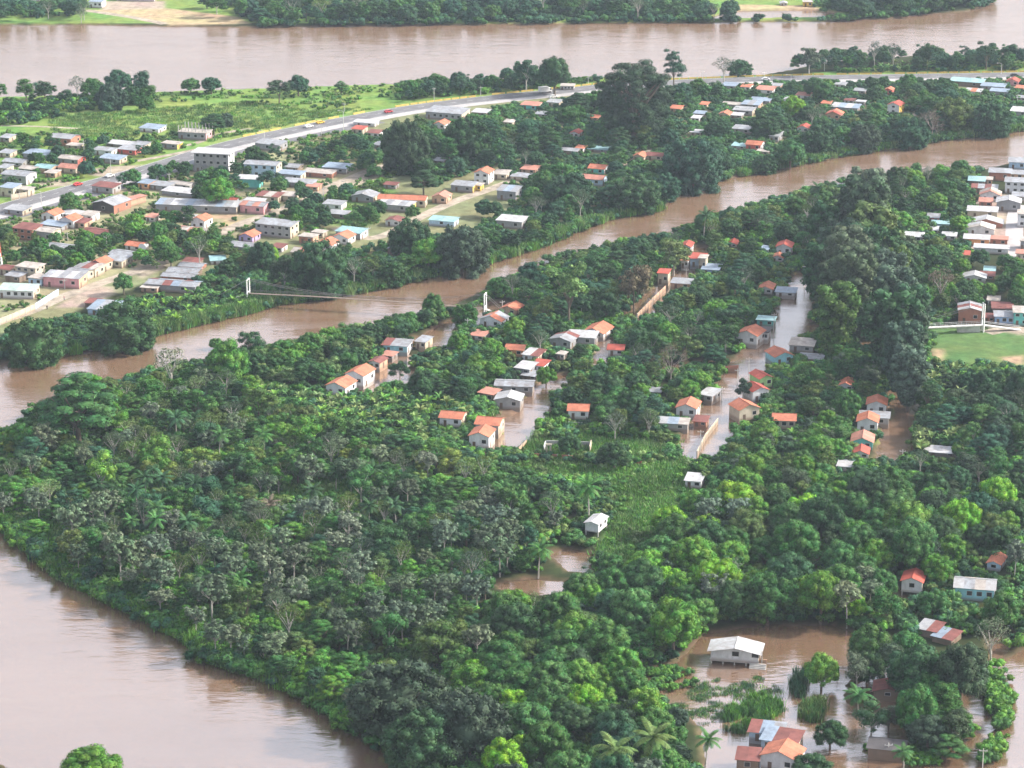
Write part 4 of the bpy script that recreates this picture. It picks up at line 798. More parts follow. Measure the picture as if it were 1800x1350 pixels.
wall_run('compound_wall', [(62,545),(85,530),(103,519)], 2.4, wallmat('sky'), 'white and blue painted wall beside the school building')
wall_run('garden_wall', [(903,805),(960,806),(1040,812),(1128,819)], 1.6, wallmat('brick'), 'low brick wall round the overgrown ruined plot')
wall_run('garden_wall', [(903,805),(925,782)], 1.6, wallmat('peach'), 'peach end wall of the overgrown ruined plot')
wall_run('garden_wall', [(1000,752),(1070,753),(1150,758)], 1.9, wallmat('block'), 'long bare block wall behind the overgrown plot')
wall_run('garden_wall', [(1038,764),(1080,764),(1132,768)], 1.3, wallmat('white'), 'low white wall in front of the long block wall')
wall_run('street_wall', [(1120,560),(1148,531),(1170,510)], 1.8, wallmat('peach'), 'sunlit peach wall along the brown flooded lane')
wall_run('street_wall', [(1225,800),(1240,770),(1262,742)], 1.4, wallmat('cream'), 'cream wall standing in the near end of the wide flooded street')
wall_run('street_wall', [(1195,652),(1250,653),(1298,650)], 1.6, wallmat('brick'), 'red brick wall beside the side lane off the wide flooded street')
wall_run('yard_wall', [(20,352),(48,347)], 2.4, wallmat('cream'), 'cream yard wall on the far verge of the highway')
# ruin in the overgrown plot
o = thing('ruined_house', 'roofless ruined white house in the overgrown walled plot', 'ruin', at(998,796), R(-6))
cube('wall', wallmat('white'), o, -7.5, -7.2, 0, 5, -1, 1.9); cube('wall', wallmat('cream'), o, 6.6, 6.9, 0, 6, -1, 2.4); cube('wall', wallmat('block'), o, -7.2, 6.6, 5.7, 6.0, -1, 1.8)
for q in (-6.4, -5.2): cube('gate_post', wallmat('cream'), o, q-.25, q+.25, -2.0, -1.5, -1, 2.8)
cube('gate_lintel', wallmat('cream'), o, -6.8, -4.8, -2.1, -1.4, 2.82, 3.3)
# ------------------------------------------------------------------ footbridges
STEEL = surf('white_steel', (0.72,0.72,0.72), 0.5, 0.12); WOODP = surf('deck_boards', (0.22,0.18,0.15), 0.85, 0.3, 1.5); CABLE = surf('cable', (0.20,0.19,0.19), 0.6, 0.1)
def portal(parent, p, dirv, h, w, mat=STEEL):
    d = dirv.normalized(); n = Vector((-d.y, d.x, 0)); t = bpy.data.objects.new('tower', None); 
    mb = MB()
    for s_ in (-1, 1):
        q = p+n*s_*w/2; mb.tube([(q.x, q.y, -1.2), (q.x, q.y, h)], [.30, .24], 4)
    for z in (h*.98, h*.45):
        a, b = p-n*w/2, p+n*w/2; mb.tube([(a.x, a.y, z), (b.x, b.y, z)], .24, 4)
    mb.build('tower', mat, parent)
A, B = at(437,531), at(853,558); org = A.copy(); L_ = (B-A).length; dv = (B-A)/L_; nv = Vector((-dv.y, dv.x, 0))
fb = thing('suspension_footbridge', 'long suspension footbridge with white portal towers over the middle channel', 'footbridge', org)
B0 = B-A; Z = Vector((0,0,1))
portal(fb, Vector((0,0,0)), dv, 8.8, 3.0); portal(fb, B0, dv, 9.0, 3.0)
nseg = 36; deck = MB(); cab = MB(); hang = MB(); rail = MB(); pts = []
for i in range(nseg+1):
    t = i/nseg; p = B0*t; p = Vector((p.x, p.y, 3.4+0.5*math.sin(math.pi*t))); pts.append(p)
for i in range(nseg):
    p, q = pts[i], pts[i+1]; deck.slab(p-nv*.75, q-nv*.75, q+nv*.75, p+nv*.75, .14)
for s_ in (-1, 1):
    cp = []
    for i in range(nseg+1):
        t = i/nseg; zz = 8.7 - 4*4.0*t*(1-t); p = pts[i]; cp.append(Vector((p.x, p.y, max(zz, p.z+.7)))+nv*s_*.85)
        hang.tube([p+nv*s_*.78, cp[-1]], .035, 3)
    ex = [Vector((0,0,.2))-dv*14+nv*s_*.85] + cp + [B0+dv*10+Vector((0,0,.2))+nv*s_*.85]; cab.tube(ex, .07, 4)
    rail.tube([p+nv*s_*.78+Z*1.0 for p in pts], .045, 3)
deck.build('deck', WOODP, fb); cab.build('main_cable', CABLE, fb); hang.build('hanger', CABLE, fb); rail.build('handrail', CABLE, fb)
for e_, sg in ((Vector((0,0,0)), -1), (B0, 1)):
    a = e_+Z*3.3; b = e_+dv*sg*9+Z*.1; MB().slab(*( (a-nv*.75, b-nv*.75, b+nv*.75, a+nv*.75) if sg > 0 else (b-nv*.75, a-nv*.75, a+nv*.75, b+nv*.75)), .2).build('ramp', surf('ramp_concrete', (.5,.49,.47), .9, .2), fb)
A = at(1624,588); Bp = at(1727,583); org = A.copy(); B0 = Bp-A; dv = B0.normalized(); nv = Vector((-dv.y, dv.x, 0))
fb2 = thing('field_footbridge', 'white footbridge with tall portal frame beside the green sports field', 'footbridge', org)
portal(fb2, B0, dv, 10.5, 2.0); portal(fb2, dv*-26, dv, 10.5, 2.0)
a, b = dv*-26+Z*2.6, B0+Z*2.6; MB().slab(a-nv*.9, b-nv*.9, b+nv*.9, a+nv*.9, .3).build('deck', surf('bridge_concrete', (.62,.6,.58), .85, .15), fb2)
a, b = B0+Z*2.6, B0+dv*14+Z*.1; MB().slab(a-nv*.9, b-nv*.9, b+nv*.9, a+nv*.9, .3).build('ramp', surf('bridge_concrete', (.62,.6,.58)), fb2)
rl = MB(); 
for s_ in (-1, 1):
    rl.tube([dv*-26+Z*3.7+nv*s_*.9, B0+Z*3.7+nv*s_*.9, B0+dv*14+Z*1.2+nv*s_*.9], .05, 4)
    for i in range(26): q = dv*-26+(B0+dv*26)*i/25; rl.tube([q+Z*2.5+nv*s_*.9, q+Z*3.7+nv*s_*.9], .04, 3)
rl.build('handrail', STEEL, fb2)
cb = MB()
for s_ in (-1, 1): cb.tube([B0+Z*10.3+nv*s_, (B0+dv*-26)/2+Z*4.2+nv*s_, dv*-26+Z*10.3+nv*s_], .06, 4)
cb.build('main_cable', CABLE, fb2)
for i in range(8):
    q = B0+dv*(-3-i*1.9); 
cube('abutment', POST, fb2, B0.x-9, B0.x-1, B0.y-.9, B0.y+1.2, -1.5, 2.2)
# ------------------------------------------------------------------ yellow road barrier
YEL = surf('yellow_paint', (0.55,0.38,0.10), 0.7, 0.2); i0 = 22
bar = thing('road_barrier', 'yellow painted barrier along the river side of the highway', 'barrier', (0,0,0)); pth = offset(HW, 9.2)[i0:]
for a, c in zip(pth[:-1], pth[1:]):
    n = max(1, round(np.linalg.norm(c-a)/6))
    for k in range(n):
        if random.random() < .12: continue
        p, q = Vector((*(a+(c-a)*k/n), LAND)), Vector((*(a+(c-a)*(k+.86)/n), LAND)); d = (q-p).normalized(); nn = Vector((-d.y, d.x, 0))*.22
        mb = MB(); mb.add([p-nn, q-nn, q+nn, p+nn, p-nn*.5+Z*.75, q-nn*.5+Z*.75, q+nn*.5+Z*.75, p+nn*.5+Z*.75], [(3,2,1,0),(4,5,6,7),(0,1,5,4),(1,2,6,5),(2,3,7,6),(3,0,4,7)]); mb.build('barrier_block', YEL, bar)
# ------------------------------------------------------------------ poles
POLE = surf('pole_concrete', (0.56,0.55,0.53), 0.8, 0.15)
def upole(x, y, hpx, label, arm='cross', z=LAND):
    h = hpx/(ppm(y)*math.cos(depr(y))); lamp = arm == 'lamp'
    o = thing('lamp_post' if lamp else 'utility_pole', label, 'lamp post' if lamp else 'pole', at(x, y, z), random.uniform(-.4,.4), 'lamp posts along the highway' if lamp else 'utility poles')
    MB().tube([(0,0,-1.5), (0,0,h)], [.17, .10], 6).build('shaft', POLE, o)
    if lamp:
        MB().tube([(0,0,h-.1), (-.9,0,h+.3), (-2.0,0,h+.35)], .06, 4).build('arm', POLE, o); MB().box(-2.6,-1.9,-.16,.16,h+.25,h+.42).build('lamp_head', STEEL, o)
    else:
        MB().box(-.95,.95,-.06,.06,h-.7,h-.55).build('crossarm', POLE, o)
        for q in (-.85, 0, .85): MB().tube([(q,0,h-.55), (q,0,h-.25)], [.06,.04], 5).build('insulator', STEEL, o)
    return o
PL = [(195,307,27,'on the highway verge below the yellow field'), (73,361,24,'on the highway verge at far left'), (298,328,24,'in front of the three-storey block building'), (604,230,34,'beside the yellow barrier'), (605,197,16,'beyond the barrier in the scrub'), (465,249,18,'on the highway shoulder by the zinc shed'), (565,239,14,'near the bus on the highway'), (100,428,26,'before the brick upper-floor house'), (119,424,16,'left of the rust-roofed block house'), (188,440,26,'beside the orange roofed house with the dish'), (114,508,18,'in front of the pink house'), (569,358,28,'on the dirt street junction'), (602,342,26,'right of the dirt street junction'), (14,218,14,'at the edge of the far grass field'), (148,270,24,'by the white house beyond the highway'), (648,415,16,'beside the riverside street'),
      (883,548,20,'with double arms behind the orange roof by the footbridge'), (822,582,22,'in the flooded lane near the footbridge'), (1022,558,26,'under the tall trees behind the zinc house'), (1146,546,22,'in the brown flooded lane'), (1206,488,16,'at the head of the brown flooded lane'), (1316,660,32,'at the bend of the wide flooded street'), (1296,672,24,'left bank of the wide flooded street'), (1231,790,34,'standing in the near end of the flooded street'), (1269,700,20,'leaning over the middle of the flooded street'), (1414,500,34,'left of the teak grove'), (1586,812,22,'at the mouth of the pale flooded stream'), (1360,580,30,'by the teal house'), (1788,186,20,'near the right edge beyond the channel'), (1390,152,20,'on the highway at the side lane'), (1449,125,16,'among the trees over the highway'), (1760,130,18,'on the highway by the banana belt'), (1235,150,26,'with wide arms on the river side of the highway'), (1034,147,12,'beside the giant tree on the river side'), (1343,140,14,'on the grass spit above the highway'), (972,190,16,'by the grey shed below the highway'), (763,178,24,'on the wooded highway curve'), (845,168,16,'beside the hall on the highway'), (1724,538,14,'behind the rust-roofed shop')]
for x, y, h, c in PL: upole(x, y, h, ('grey street lamp ' if c.startswith(('on the highway', 'beside the yellow', 'near the bus')) else 'grey concrete utility pole ')+c, 'lamp' if c.startswith(('on the highway', 'beside the yellow', 'near the bus')) else 'cross')
for x, y, h, c in [(1727,1350,34,'standing in the brown flood at lower right'), (1472,1190,22,'stump in the flooded grove behind the stilt house'), (1561,1334,28,'wire pole in front of the drowned shed')]: upole(x, y, h, 'thin pale '+('pole ' )+c, 'cross', 0.0)
# lattice tower
tw = thing('lattice_tower', 'red and white lattice telecom tower cut by the left edge', 'tower', at(-12,476), R(15)); RW = [surf('tower_white', (.75,.74,.72), .6, .1), surf('tower_red', (.55,.15,.10), .6, .1)]
nt_ = 14; hb = 3.0
for i in range(nt_):
    za, zb = hb*i, hb*(i+1); wa, wb = 3.6-3.0*i/nt_, 3.6-3.0*(i+1)/nt_; mb = MB(); cs = [(-1,-1),(1,-1),(1,1),(-1,1)]
    for k in range(4):
        c, d = cs[k], cs[(k+1) % 4]
        mb.tube([(c[0]*wa,c[1]*wa,za),(c[0]*wb,c[1]*wb,zb)], .16, 4); mb.tube([(c[0]*wa,c[1]*wa,za),(d[0]*wb,d[1]*wb,zb)], .08, 3); mb.tube([(d[0]*wa,d[1]*wa,za),(c[0]*wb,c[1]*wb,zb)], .08, 3); mb.tube([(c[0]*wb,c[1]*wb,zb),(d[0]*wb,d[1]*wb,zb)], .09, 3)
    mb.build('lattice_section', RW[(i//2) % 2], tw)
# satellite dish
dsh = thing('satellite_dish', 'large white satellite dish beside the orange-roofed house', 'dish', at(252,450), R(-30)); V = [(0,.0,0)]; F = []
for r_ in range(1, 5):
    for k in range(16):
        a = 2*math.pi*k/16; q = r_/4*1.9; V.append((q*math.cos(a), -.55*(r_/4)**2*0-0.0+.5*(r_/4)**2*-1, q*math.sin(a)))
for k in range(16): F.append((0, 1+k, 1+(k+1) % 16))
for r_ in range(3):
    for k in range(16): F.append((1+r_*16+k, 1+(r_+1)*16+k, 1+(r_+1)*16+(k+1) % 16, 1+r_*16+(k+1) % 16))
dm = MB().add([(x, y, z+3.2) for x, y, z in V], F); dm.build('reflector', STEEL, dsh); MB().tube([(0,.1,-.5),(0,.1,3.2)], .12, 6).build('mast', POLE, dsh); MB().tube([(0,-.1,3.2),(0,-1.3,3.3)], .05, 4).build('feed_horn', POLE, dsh)
# ------------------------------------------------------------------ vehicles
TYRE = surf('tyre', (.03,.03,.03), .8, .1)
def car(x, y, colr, label, kind='car', lane=None):
    P = np.array(at(x, y)[:2]); i = int(np.argmin(np.hypot(*(HW-P).T))); t = HW[min(i+1, len(HW)-1)]-HW[max(i-1, 0)]
    o = thing('parked_car' if False else kind, label, kind, (P[0], P[1], LAND+.02), math.atan2(t[1], t[0])); paint = surf('paint_'+kind+label[:6], colr, .35, .05, 1, .5)
    def prof(pts, w, name, m, par):
        n = len(pts); return MB().add([(a, -w/2, b) for a, b in pts]+[(a, w/2, b) for a, b in pts], [tuple(range(n)), tuple(range(2*n-1, n-1, -1))]+[(k, n+k, n+(k+1) % n, (k+1) % n) for k in range(n)]).build(name, m, par)
    if kind == 'car':
        prof([(-2.1,.35),(2.1,.35),(2.15,.75),(1.3,.95),(.7,1.42),(-1.1,1.45),(-1.75,1.0),(-2.15,.95)], 1.75, 'body', paint, o); prof([(1.12,1.0),(.66,1.38),(-1.05,1.40),(-1.55,1.02)], 1.78, 'window_band', GLASS, o); wx, wr, tw_ = (-1.3, 1.3), .33, .8
    else:
        prof([(1.6,.6),(3.2,.6),(3.2,1.4),(2.9,2.3),(1.6,2.35)], 2.1, 'cab', paint, o); prof([(-3.2,.7),(1.5,.7),(1.5,3.1),(-3.2,3.1)], 2.3, 'cargo_box', paint, o); prof([(2.2,1.45),(3.14,1.45),(2.9,2.15),(2.2,2.2)], 2.13, 'window_band', GLASS, o); wx, wr, tw_ = (-2.0, 2.3), .45, 1.0
    for a in wx:
        for s_ in (-1, 1): MB().tube([(a, s_*tw_-.1, wr), (a, s_*tw_+.1, wr)], wr, 10).build('wheel', TYRE, o)
    for s_ in (-1, 1): cube('headlight', STEEL, o, wx[1]+.83, wx[1]+.88, s_*.6-.15, s_*.6+.15, .6, .75)
    return o
car(137,326,(.55,.05,.05),'red car driving on the highway at left'); car(543,224,(.75,.75,.75),'white car on the highway near the start of the yellow barrier'); car(683,198,(.45,.05,.06),'dark red car on the highway behind the round grey tree')
car(958,163,(.8,.8,.8),'white box truck on the highway left of the giant tree','truck'); car(193,311,(.7,.7,.7),'small white car beside the lamp post on the highway'); car(973,172,(.8,.8,.8),'white car parked on the verge under the white truck'); car(1346,141,(.8,.8,.8),'white car on the far end of the highway by the grass spit'); car(563,217,(.72,.45,.06),'yellow car at the gap in the yellow barrier'); car(1783,134,(.04,.04,.05),'black car on the highway at the right edge')
# ------------------------------------------------------------------ people on the dirt street
def person(x, y, top, low, label, rz, z=LAND):
    o = thing('person', label, 'person', at(x, y, z), rz); mb = MB()
    sk = surf('skin', (.22,.12,.08), .6, .1)
    body = bmesh.new(); 
    V = [(0,0,.95),(0,0,1.2),(0,0,1.42),(0,0,1.52),(0,0,1.68), (.09,0,.9),(.10,.10,.48),(.10,-.06,.06),(.10,.08,.02), (-.09,0,.9),(-.10,-.06,.48),(-.10,-.18,.06),(-.10,-.05,.02), (.20,0,1.40),(.26,.02,1.12),(.27,.12,.88), (-.20,0,1.40),(-.26,-.02,1.12),(-.27,.06,.88)]
    E = [(0,1),(1,2),(2,3),(3,4),(0,5),(5,6),(6,7),(7,8),(0,9),(9,10),(10,11),(11,12),(2,13),(13,14),(14,15),(2,16),(16,17),(17,18)]
    rad = [.15,.15,.16,.065,.11,.10,.07,.05,.045,.10,.07,.05,.045,.065,.05,.04,.065,.05,.04]
    me = bpy.data.meshes.new('body'); me.from_pydata(V, E, []); me.materials.append(sk); b = put('body', me, o)
    md = b.modifiers.new('skin', 'SKIN'); 
    for i, sv in enumerate(me.skin_vertices[0].data): sv.radius = (rad[i], rad[i])
    me.skin_vertices[0].data[0].use_root = True; b.modifiers.new('smooth', 'SUBSURF').levels = 1
    MB().tube([(0,0,.92),(0,0,1.15),(0,0,1.40),(0,0,1.47)], [.185,.18,.215,.10], 10).build('shirt', surf('cloth_'+top, WALLC[top], .9, .1), o)
    mb = MB()
    for s_, q in ((.09,.10),(-.09,-.06)): mb.tube([(s_,0,.96),(s_*1.1,q,.48),(s_*1.1,q-.14,.12)], [.125,.09,.075], 8)
    mb.build('trousers', surf('cloth_'+low, WALLC[low], .9, .1), o)
person(83,544,'dark','dark','person in dark clothes walking on the dirt street at left',.4); person(113,528,'pink','grey','person in a pink top on the dirt street below the pink house',2.0); person(577,348,'wood','dark','person in brown standing at the dirt street junction',1.0); person(1283,752,'red','dark','person in red wading at the edge of the wide flooded street',.2,0.0)
# far shore terminal
o = house(168,14,24,12,9,-10,'m','violet' if False else 'blue','white',side='white',win=3,cat='building',name='ferry_terminal',label='white and violet riverside building on the far left shore')
house(238,2,70,9,12,-8,'m','white','white',win=5,cat='building',name='warehouse',label='wide white-roofed warehouse at the top edge'); house(45,2,50,7,10,-8,'m','zinc','white',win=3,cat='building',name='warehouse',label='grey-roofed building at the top left corner'); house(1545,28,18,4,8,-6,'g','white','cream',cat='shed',name='shed',label='small white roofed hut on the far right shore'); house(1420,12,16,9,7,0,'f','pale','yellow',cat='building',name='pump_house',label='pale yellow block on the far shore sandbank'); house(1378,10,12,5,6,0,'g','white','white',cat='shed',name='shed',label='tiny white hut on the far shore field')
for o, l, x, y in HLIST:
    if 'label' not in o: o['label'] = l
# ------------------------------------------------------------------ trees
TINT = {'dark': (.036,.090,.034), 'mid': (.056,.142,.038), 'bright': (.094,.215,.034), 'lime': (.160,.325,.03), 'yellow': (.15,.21,.045), 'grey': (.076,.114,.068), 'olive': (.088,.140,.040), 'teal': (.034,.098,.050), 'silver': (.108,.150,.094), 'brown': (.135,.112,.078), 'dusky': (.046,.082,.046), 'pale': (.145,.220,.08)}
TW = {'dark': 'dark green', 'mid': 'green', 'bright': 'bright green', 'lime': 'lime green', 'yellow': 'yellow-green', 'grey': 'grey-green', 'olive': 'olive', 'teal': 'deep bluish green', 'silver': 'silvery', 'brown': 'brownish', 'dusky': 'dusky dark', 'pale': 'pale green'}
KW = {'mango_tree': 'mango tree', 'broadleaf_tree': 'broadleaf tree', 'bank_tree': 'wide low tree', 'teak_tree': 'tall teak tree', 'spreading_tree': 'flat-tiered spreading tree', 'cecropia_tree': 'cecropia tree with pale trunk', 'airy_tree': 'thin airy tree', 'bare_tree': 'leafless twiggy tree', 'giant_tree': 'giant ceiba tree', 'coconut_palm': 'palm', 'banana_plant': 'banana plant'}
OPEN = [np.array(p, float) for p in [[(1100,825),(1215,805),(1235,850),(1185,910),(1150,1005),(1060,1005),(1050,950),(1075,900),(1070,860)], [(905,812),(1140,825),(1130,852),(960,846)], [(905,778),(965,770),(1150,775),(1190,790),(1130,812),(905,800)], [(500,835),(640,840),(620,885),(480,885)], [(440,668),(560,690),(640,705),(780,690),(830,715),(740,752),(600,742),(480,715)], [(870,725),(930,725),(930,750),(870,780)], [(1400,1190),(1450,1185),(1440,1250),(1400,1250)]]]
OPENW = [W(p, LAND) for p in OPEN[:4]+[[(955,965),(1048,962),(1050,1022),(950,1018)], [(855,1012),(1015,1010),(1010,1070),(865,1068)]]]
TREES = []; TREE_A = np.zeros((6000, 3)); SPEC = []         # (x, y, radius)
WSAMP = []
HA = np.array([(h[0], h[1], h[2], h[3], h[4][0], h[4][1], h[5]) for h in HRECT])
for ln, w in WLINES:
    for (a, b) in zip(ln[:-1], ln[1:]):
        for k in range(5): WSAMP.append((a[0]+(b[0]-a[0])*k/5, a[1]+(b[1]-a[1])*k/5))
for ln, w in WLINES:
    for (a, b) in zip(ln[:-1], ln[1:]):
        for k in range(4):
            x_, y_ = a[0]+(b[0]-a[0])*k/4, a[1]+(b[1]-a[1])*k/4; q_ = w*.6*ppm(y_); WSAMP += [(x_-q_, y_), (x_+q_, y_)]
SB = [(60,706),(170,657),(280,637),(380,614),(480,597),(560,580),(650,562),(740,541),(780,524),(850,494),(930,454),(1000,432),(1080,416),(1180,397),(1230,378),(1300,354),(1400,327),(1500,302),(1580,296),(1720,282)]
for a, b in zip(SB[:-1], SB[1:]):
    for k in range(6): WSAMP.append((a[0]+(b[0]-a[0])*k/6, a[1]+(b[1]-a[1])*k/6-2))
WSAMP += [(990,985),(1005,980),(1020,990),(1000,996),(890,1034),(915,1032),(940,1032),(965,1034),(985,1035)]
WSAMP = np.array([p for p in WSAMP if not (1480 < p[0] < 1600 and 310 < p[1] < 700)])
for bx_ in [(1630,580,1800,632)]: WSAMP = np.vstack([WSAMP, [(x, y) for x in range(bx_[0]+10, bx_[2], 14) for y in range(bx_[1], bx_[3], 9)]])
def tree(kind, px, py, wpx, tint, label=None, group=None, sz=1.0, check=False, spacing=.6, wet=True, cov=.14):
    cr, tk, D, hc = PROTO[kind][int(rng.integers(len(PROTO[kind])))]
    s = ppm(py)*1.02; sc = wpx/s/D
    P = at(px, py, LAND+hc*sc*sz); r = D*sc/2
    if check:
        if len(TREES):
            TA = TREE_A[:len(TREES)]
            if ((TA[:, 0]-P.x)**2+(TA[:, 1]-P.y)**2 < (spacing*(r+TA[:, 2]))**2).any(): return None
        if near_shore(P.x, P.y) < (0.6 if wet is False else -50): return None
        ry = wpx*.40*sz
        if kind != 'banana_plant' and any(inside(p, np.array([[px, py+ry*.55]]))[0] for p in OPEN): return None
        if (np.hypot(HA[:, 4]-P.x, HA[:, 5]-P.y) < r*.75+HA[:, 6]*.8).any(): return None
        ix = np.minimum(px+wpx*.46, HA[:, 2])-np.maximum(px-wpx*.46, HA[:, 0]); iy = np.minimum(py+ry, HA[:, 3])-np.maximum(py-ry, HA[:, 1])
        if ((P.y < HA[:, 5]) & (ix > 0) & (iy > 0) & (ix*iy > cov*(HA[:, 2]-HA[:, 0])*(HA[:, 3]-HA[:, 1]))).any(): return None
        q = ((WSAMP[:, 0]-px)/(wpx*.44))**2+((WSAMP[:, 1]-py)/(ry*1.0))**2
        if (q < 1).any(): return None
        if (seg_dist(HW, np.array([[P.x, P.y]]))[0] < 9+r): return None
    z = LAND if near_shore(P.x, P.y) > 0 else -0.4
    TREE_A[len(TREES)] = (P.x, P.y, r); TREES.append((P.x, P.y, r))
    c0 = TINT[tint]; f = random.uniform(.86, 1.16); colr = (c0[0]*f*random.uniform(.88, 1.14), c0[1]*f, c0[2]*f*random.uniform(.85, 1.15), 1)
    SPEC.append((kind, cr, tk, (P.x, P.y, z), sc, sz, colr, label, group, wpx if -30 < px < 1830 else 0, label is not None and group is None, tint)); return True
def plant(kind, cr, tk, loc, sc, sz, colr, label, group, wpx, hero, tint):
    o = thing(kind, label or TW[tint]+' '+KW[kind], 'palm' if kind == 'coconut_palm' else ('banana plant' if kind == 'banana_plant' else 'tree'), loc, random.uniform(0, 6.28), group)
    o.scale = (sc*random.uniform(.94, 1.06), sc*random.uniform(.94, 1.06), sc*sz*random.uniform(.93, 1.07))
    c = put('crown', cr, o); c.color = colr
    put('stem' if kind == 'banana_plant' else 'trunk', tk, o)
    return o
LM = [(1300,1150,'white stilt house'),(1040,930,'lone board house on stilts'),(1712,1040,'turquoise house'),(1350,1310,'patchwork roofs'),(1000,790,'walled ruin'),(620,730,'banana patch'),(600,680,'orange-roofed white pair'),(694,610,'light blue house'),(437,510,'northern bridge tower'),(853,535,'southern bridge tower'),(903,690,'long zinc-roofed block house'),(1018,725,'solitary orange-roofed house'),(1210,720,'orange-roofed house by the street'),(1315,590,'house at the street bend'),(1540,720,'stream-side orange roofs'),(1720,600,'sports field'),(1218,848,'white shed in the grass'),(840,770,'house at the lane end'),(700,1230,'huge dark bank tree'),(150,700,'feathery river tree'),(400,640,'big glossy mango'),(300,850,'brown dry palm'),(930,1035,'muddy puddles'),(480,870,'grassy hollow'),(1690,910,'brilliant lime mangoes'),(1600,1200,'maroon roof'),(378,280,'three-storey block building'),(110,495,'pink house'),(190,355,'workshop shed'),(350,365,'long grey compound'),(480,400,'two-storey block building'),(706,350,'long orange ridge roof'),(780,195,'large hall'),(712,250,'round grey tree'),(1118,180,'giant ceiba'),(1570,190,'yellow-sided house'),(1320,190,'northern blue roofs'),(1040,310,'salmon-roofed house'),(850,310,'white two-storey house'),(810,430,'large bank tree'),(560,490,'wide rain tree'),(1165,485,'brown flooded lane'),(1000,505,'pale flowering tree'),(1350,505,'orange roof by the teaks'),(1520,430,'teak rows'),(1720,400,'right-hand town'),(340,235,'unfinished building'),(60,270,'blue-roofed shed'),(375,210,'field umbrella tree'),(208,140,'riverside dome tree'),(900,20,'mid far shore'),(600,20,'left far shore'),(1600,10,'far right point'),(1550,110,'highway banana belt'),(230,1050,'near river cane'),(60,900,'left river edge'),(450,1160,'near bank bend')]
def place_words(px, py):
    x, y, n = min(LM, key=lambda l: (l[0]-px)**2+(2.0*(l[1]-py))**2); dx, dy = px-x, 2.0*(py-y)
    return ('right of' if dx > 0 else 'left of' if abs(dx) > abs(dy) else '') and ((('right of' if dx > 0 else 'left of') if abs(dx) > abs(dy) else ('in front of' if dy > 0 else 'behind'))+' the '+n) or (('in front of' if dy > 0 else 'behind')+' the '+n)
def grove(poly, tries, spacing, mix, ctx, wet=False, cap=400, cov=.14):
    P = np.array(poly, float); lo, hi = P.min(0), P.max(0); wts = np.array([m[1] for m in mix], float); wts /= wts.sum(); made = 0
    amax = max(1/(ppm(y)**2*math.sin(depr(y))) for y in (lo[1], hi[1]))
    for _ in range(tries):
        if made >= cap: break
        q = rng.uniform(lo, hi)
        if not inside(P, q[None])[0]: continue
        if rng.random() > (1/(ppm(q[1])**2*math.sin(depr(q[1]))))/amax: continue
        kd, _, a, b, tn = mix[int(rng.choice(len(mix), p=wts))]; t = tn[int(rng.integers(len(tn)))]
        w = rng.uniform(a, b)*ppm(q[1])
        sw = 'small ' if w/ppm(q[1]) < a+.3*(b-a) else ('large ' if w/ppm(q[1]) > a+.72*(b-a) else '')
        if tree(kd, q[0], q[1], w, t, sw+TW[t]+' '+KW[kd]+' '+place_words(q[0], q[1]), 'trees '+place_words(q[0], q[1]), rng.uniform(.85, 1.15), True, spacing, wet, cov): made += 1
    return made
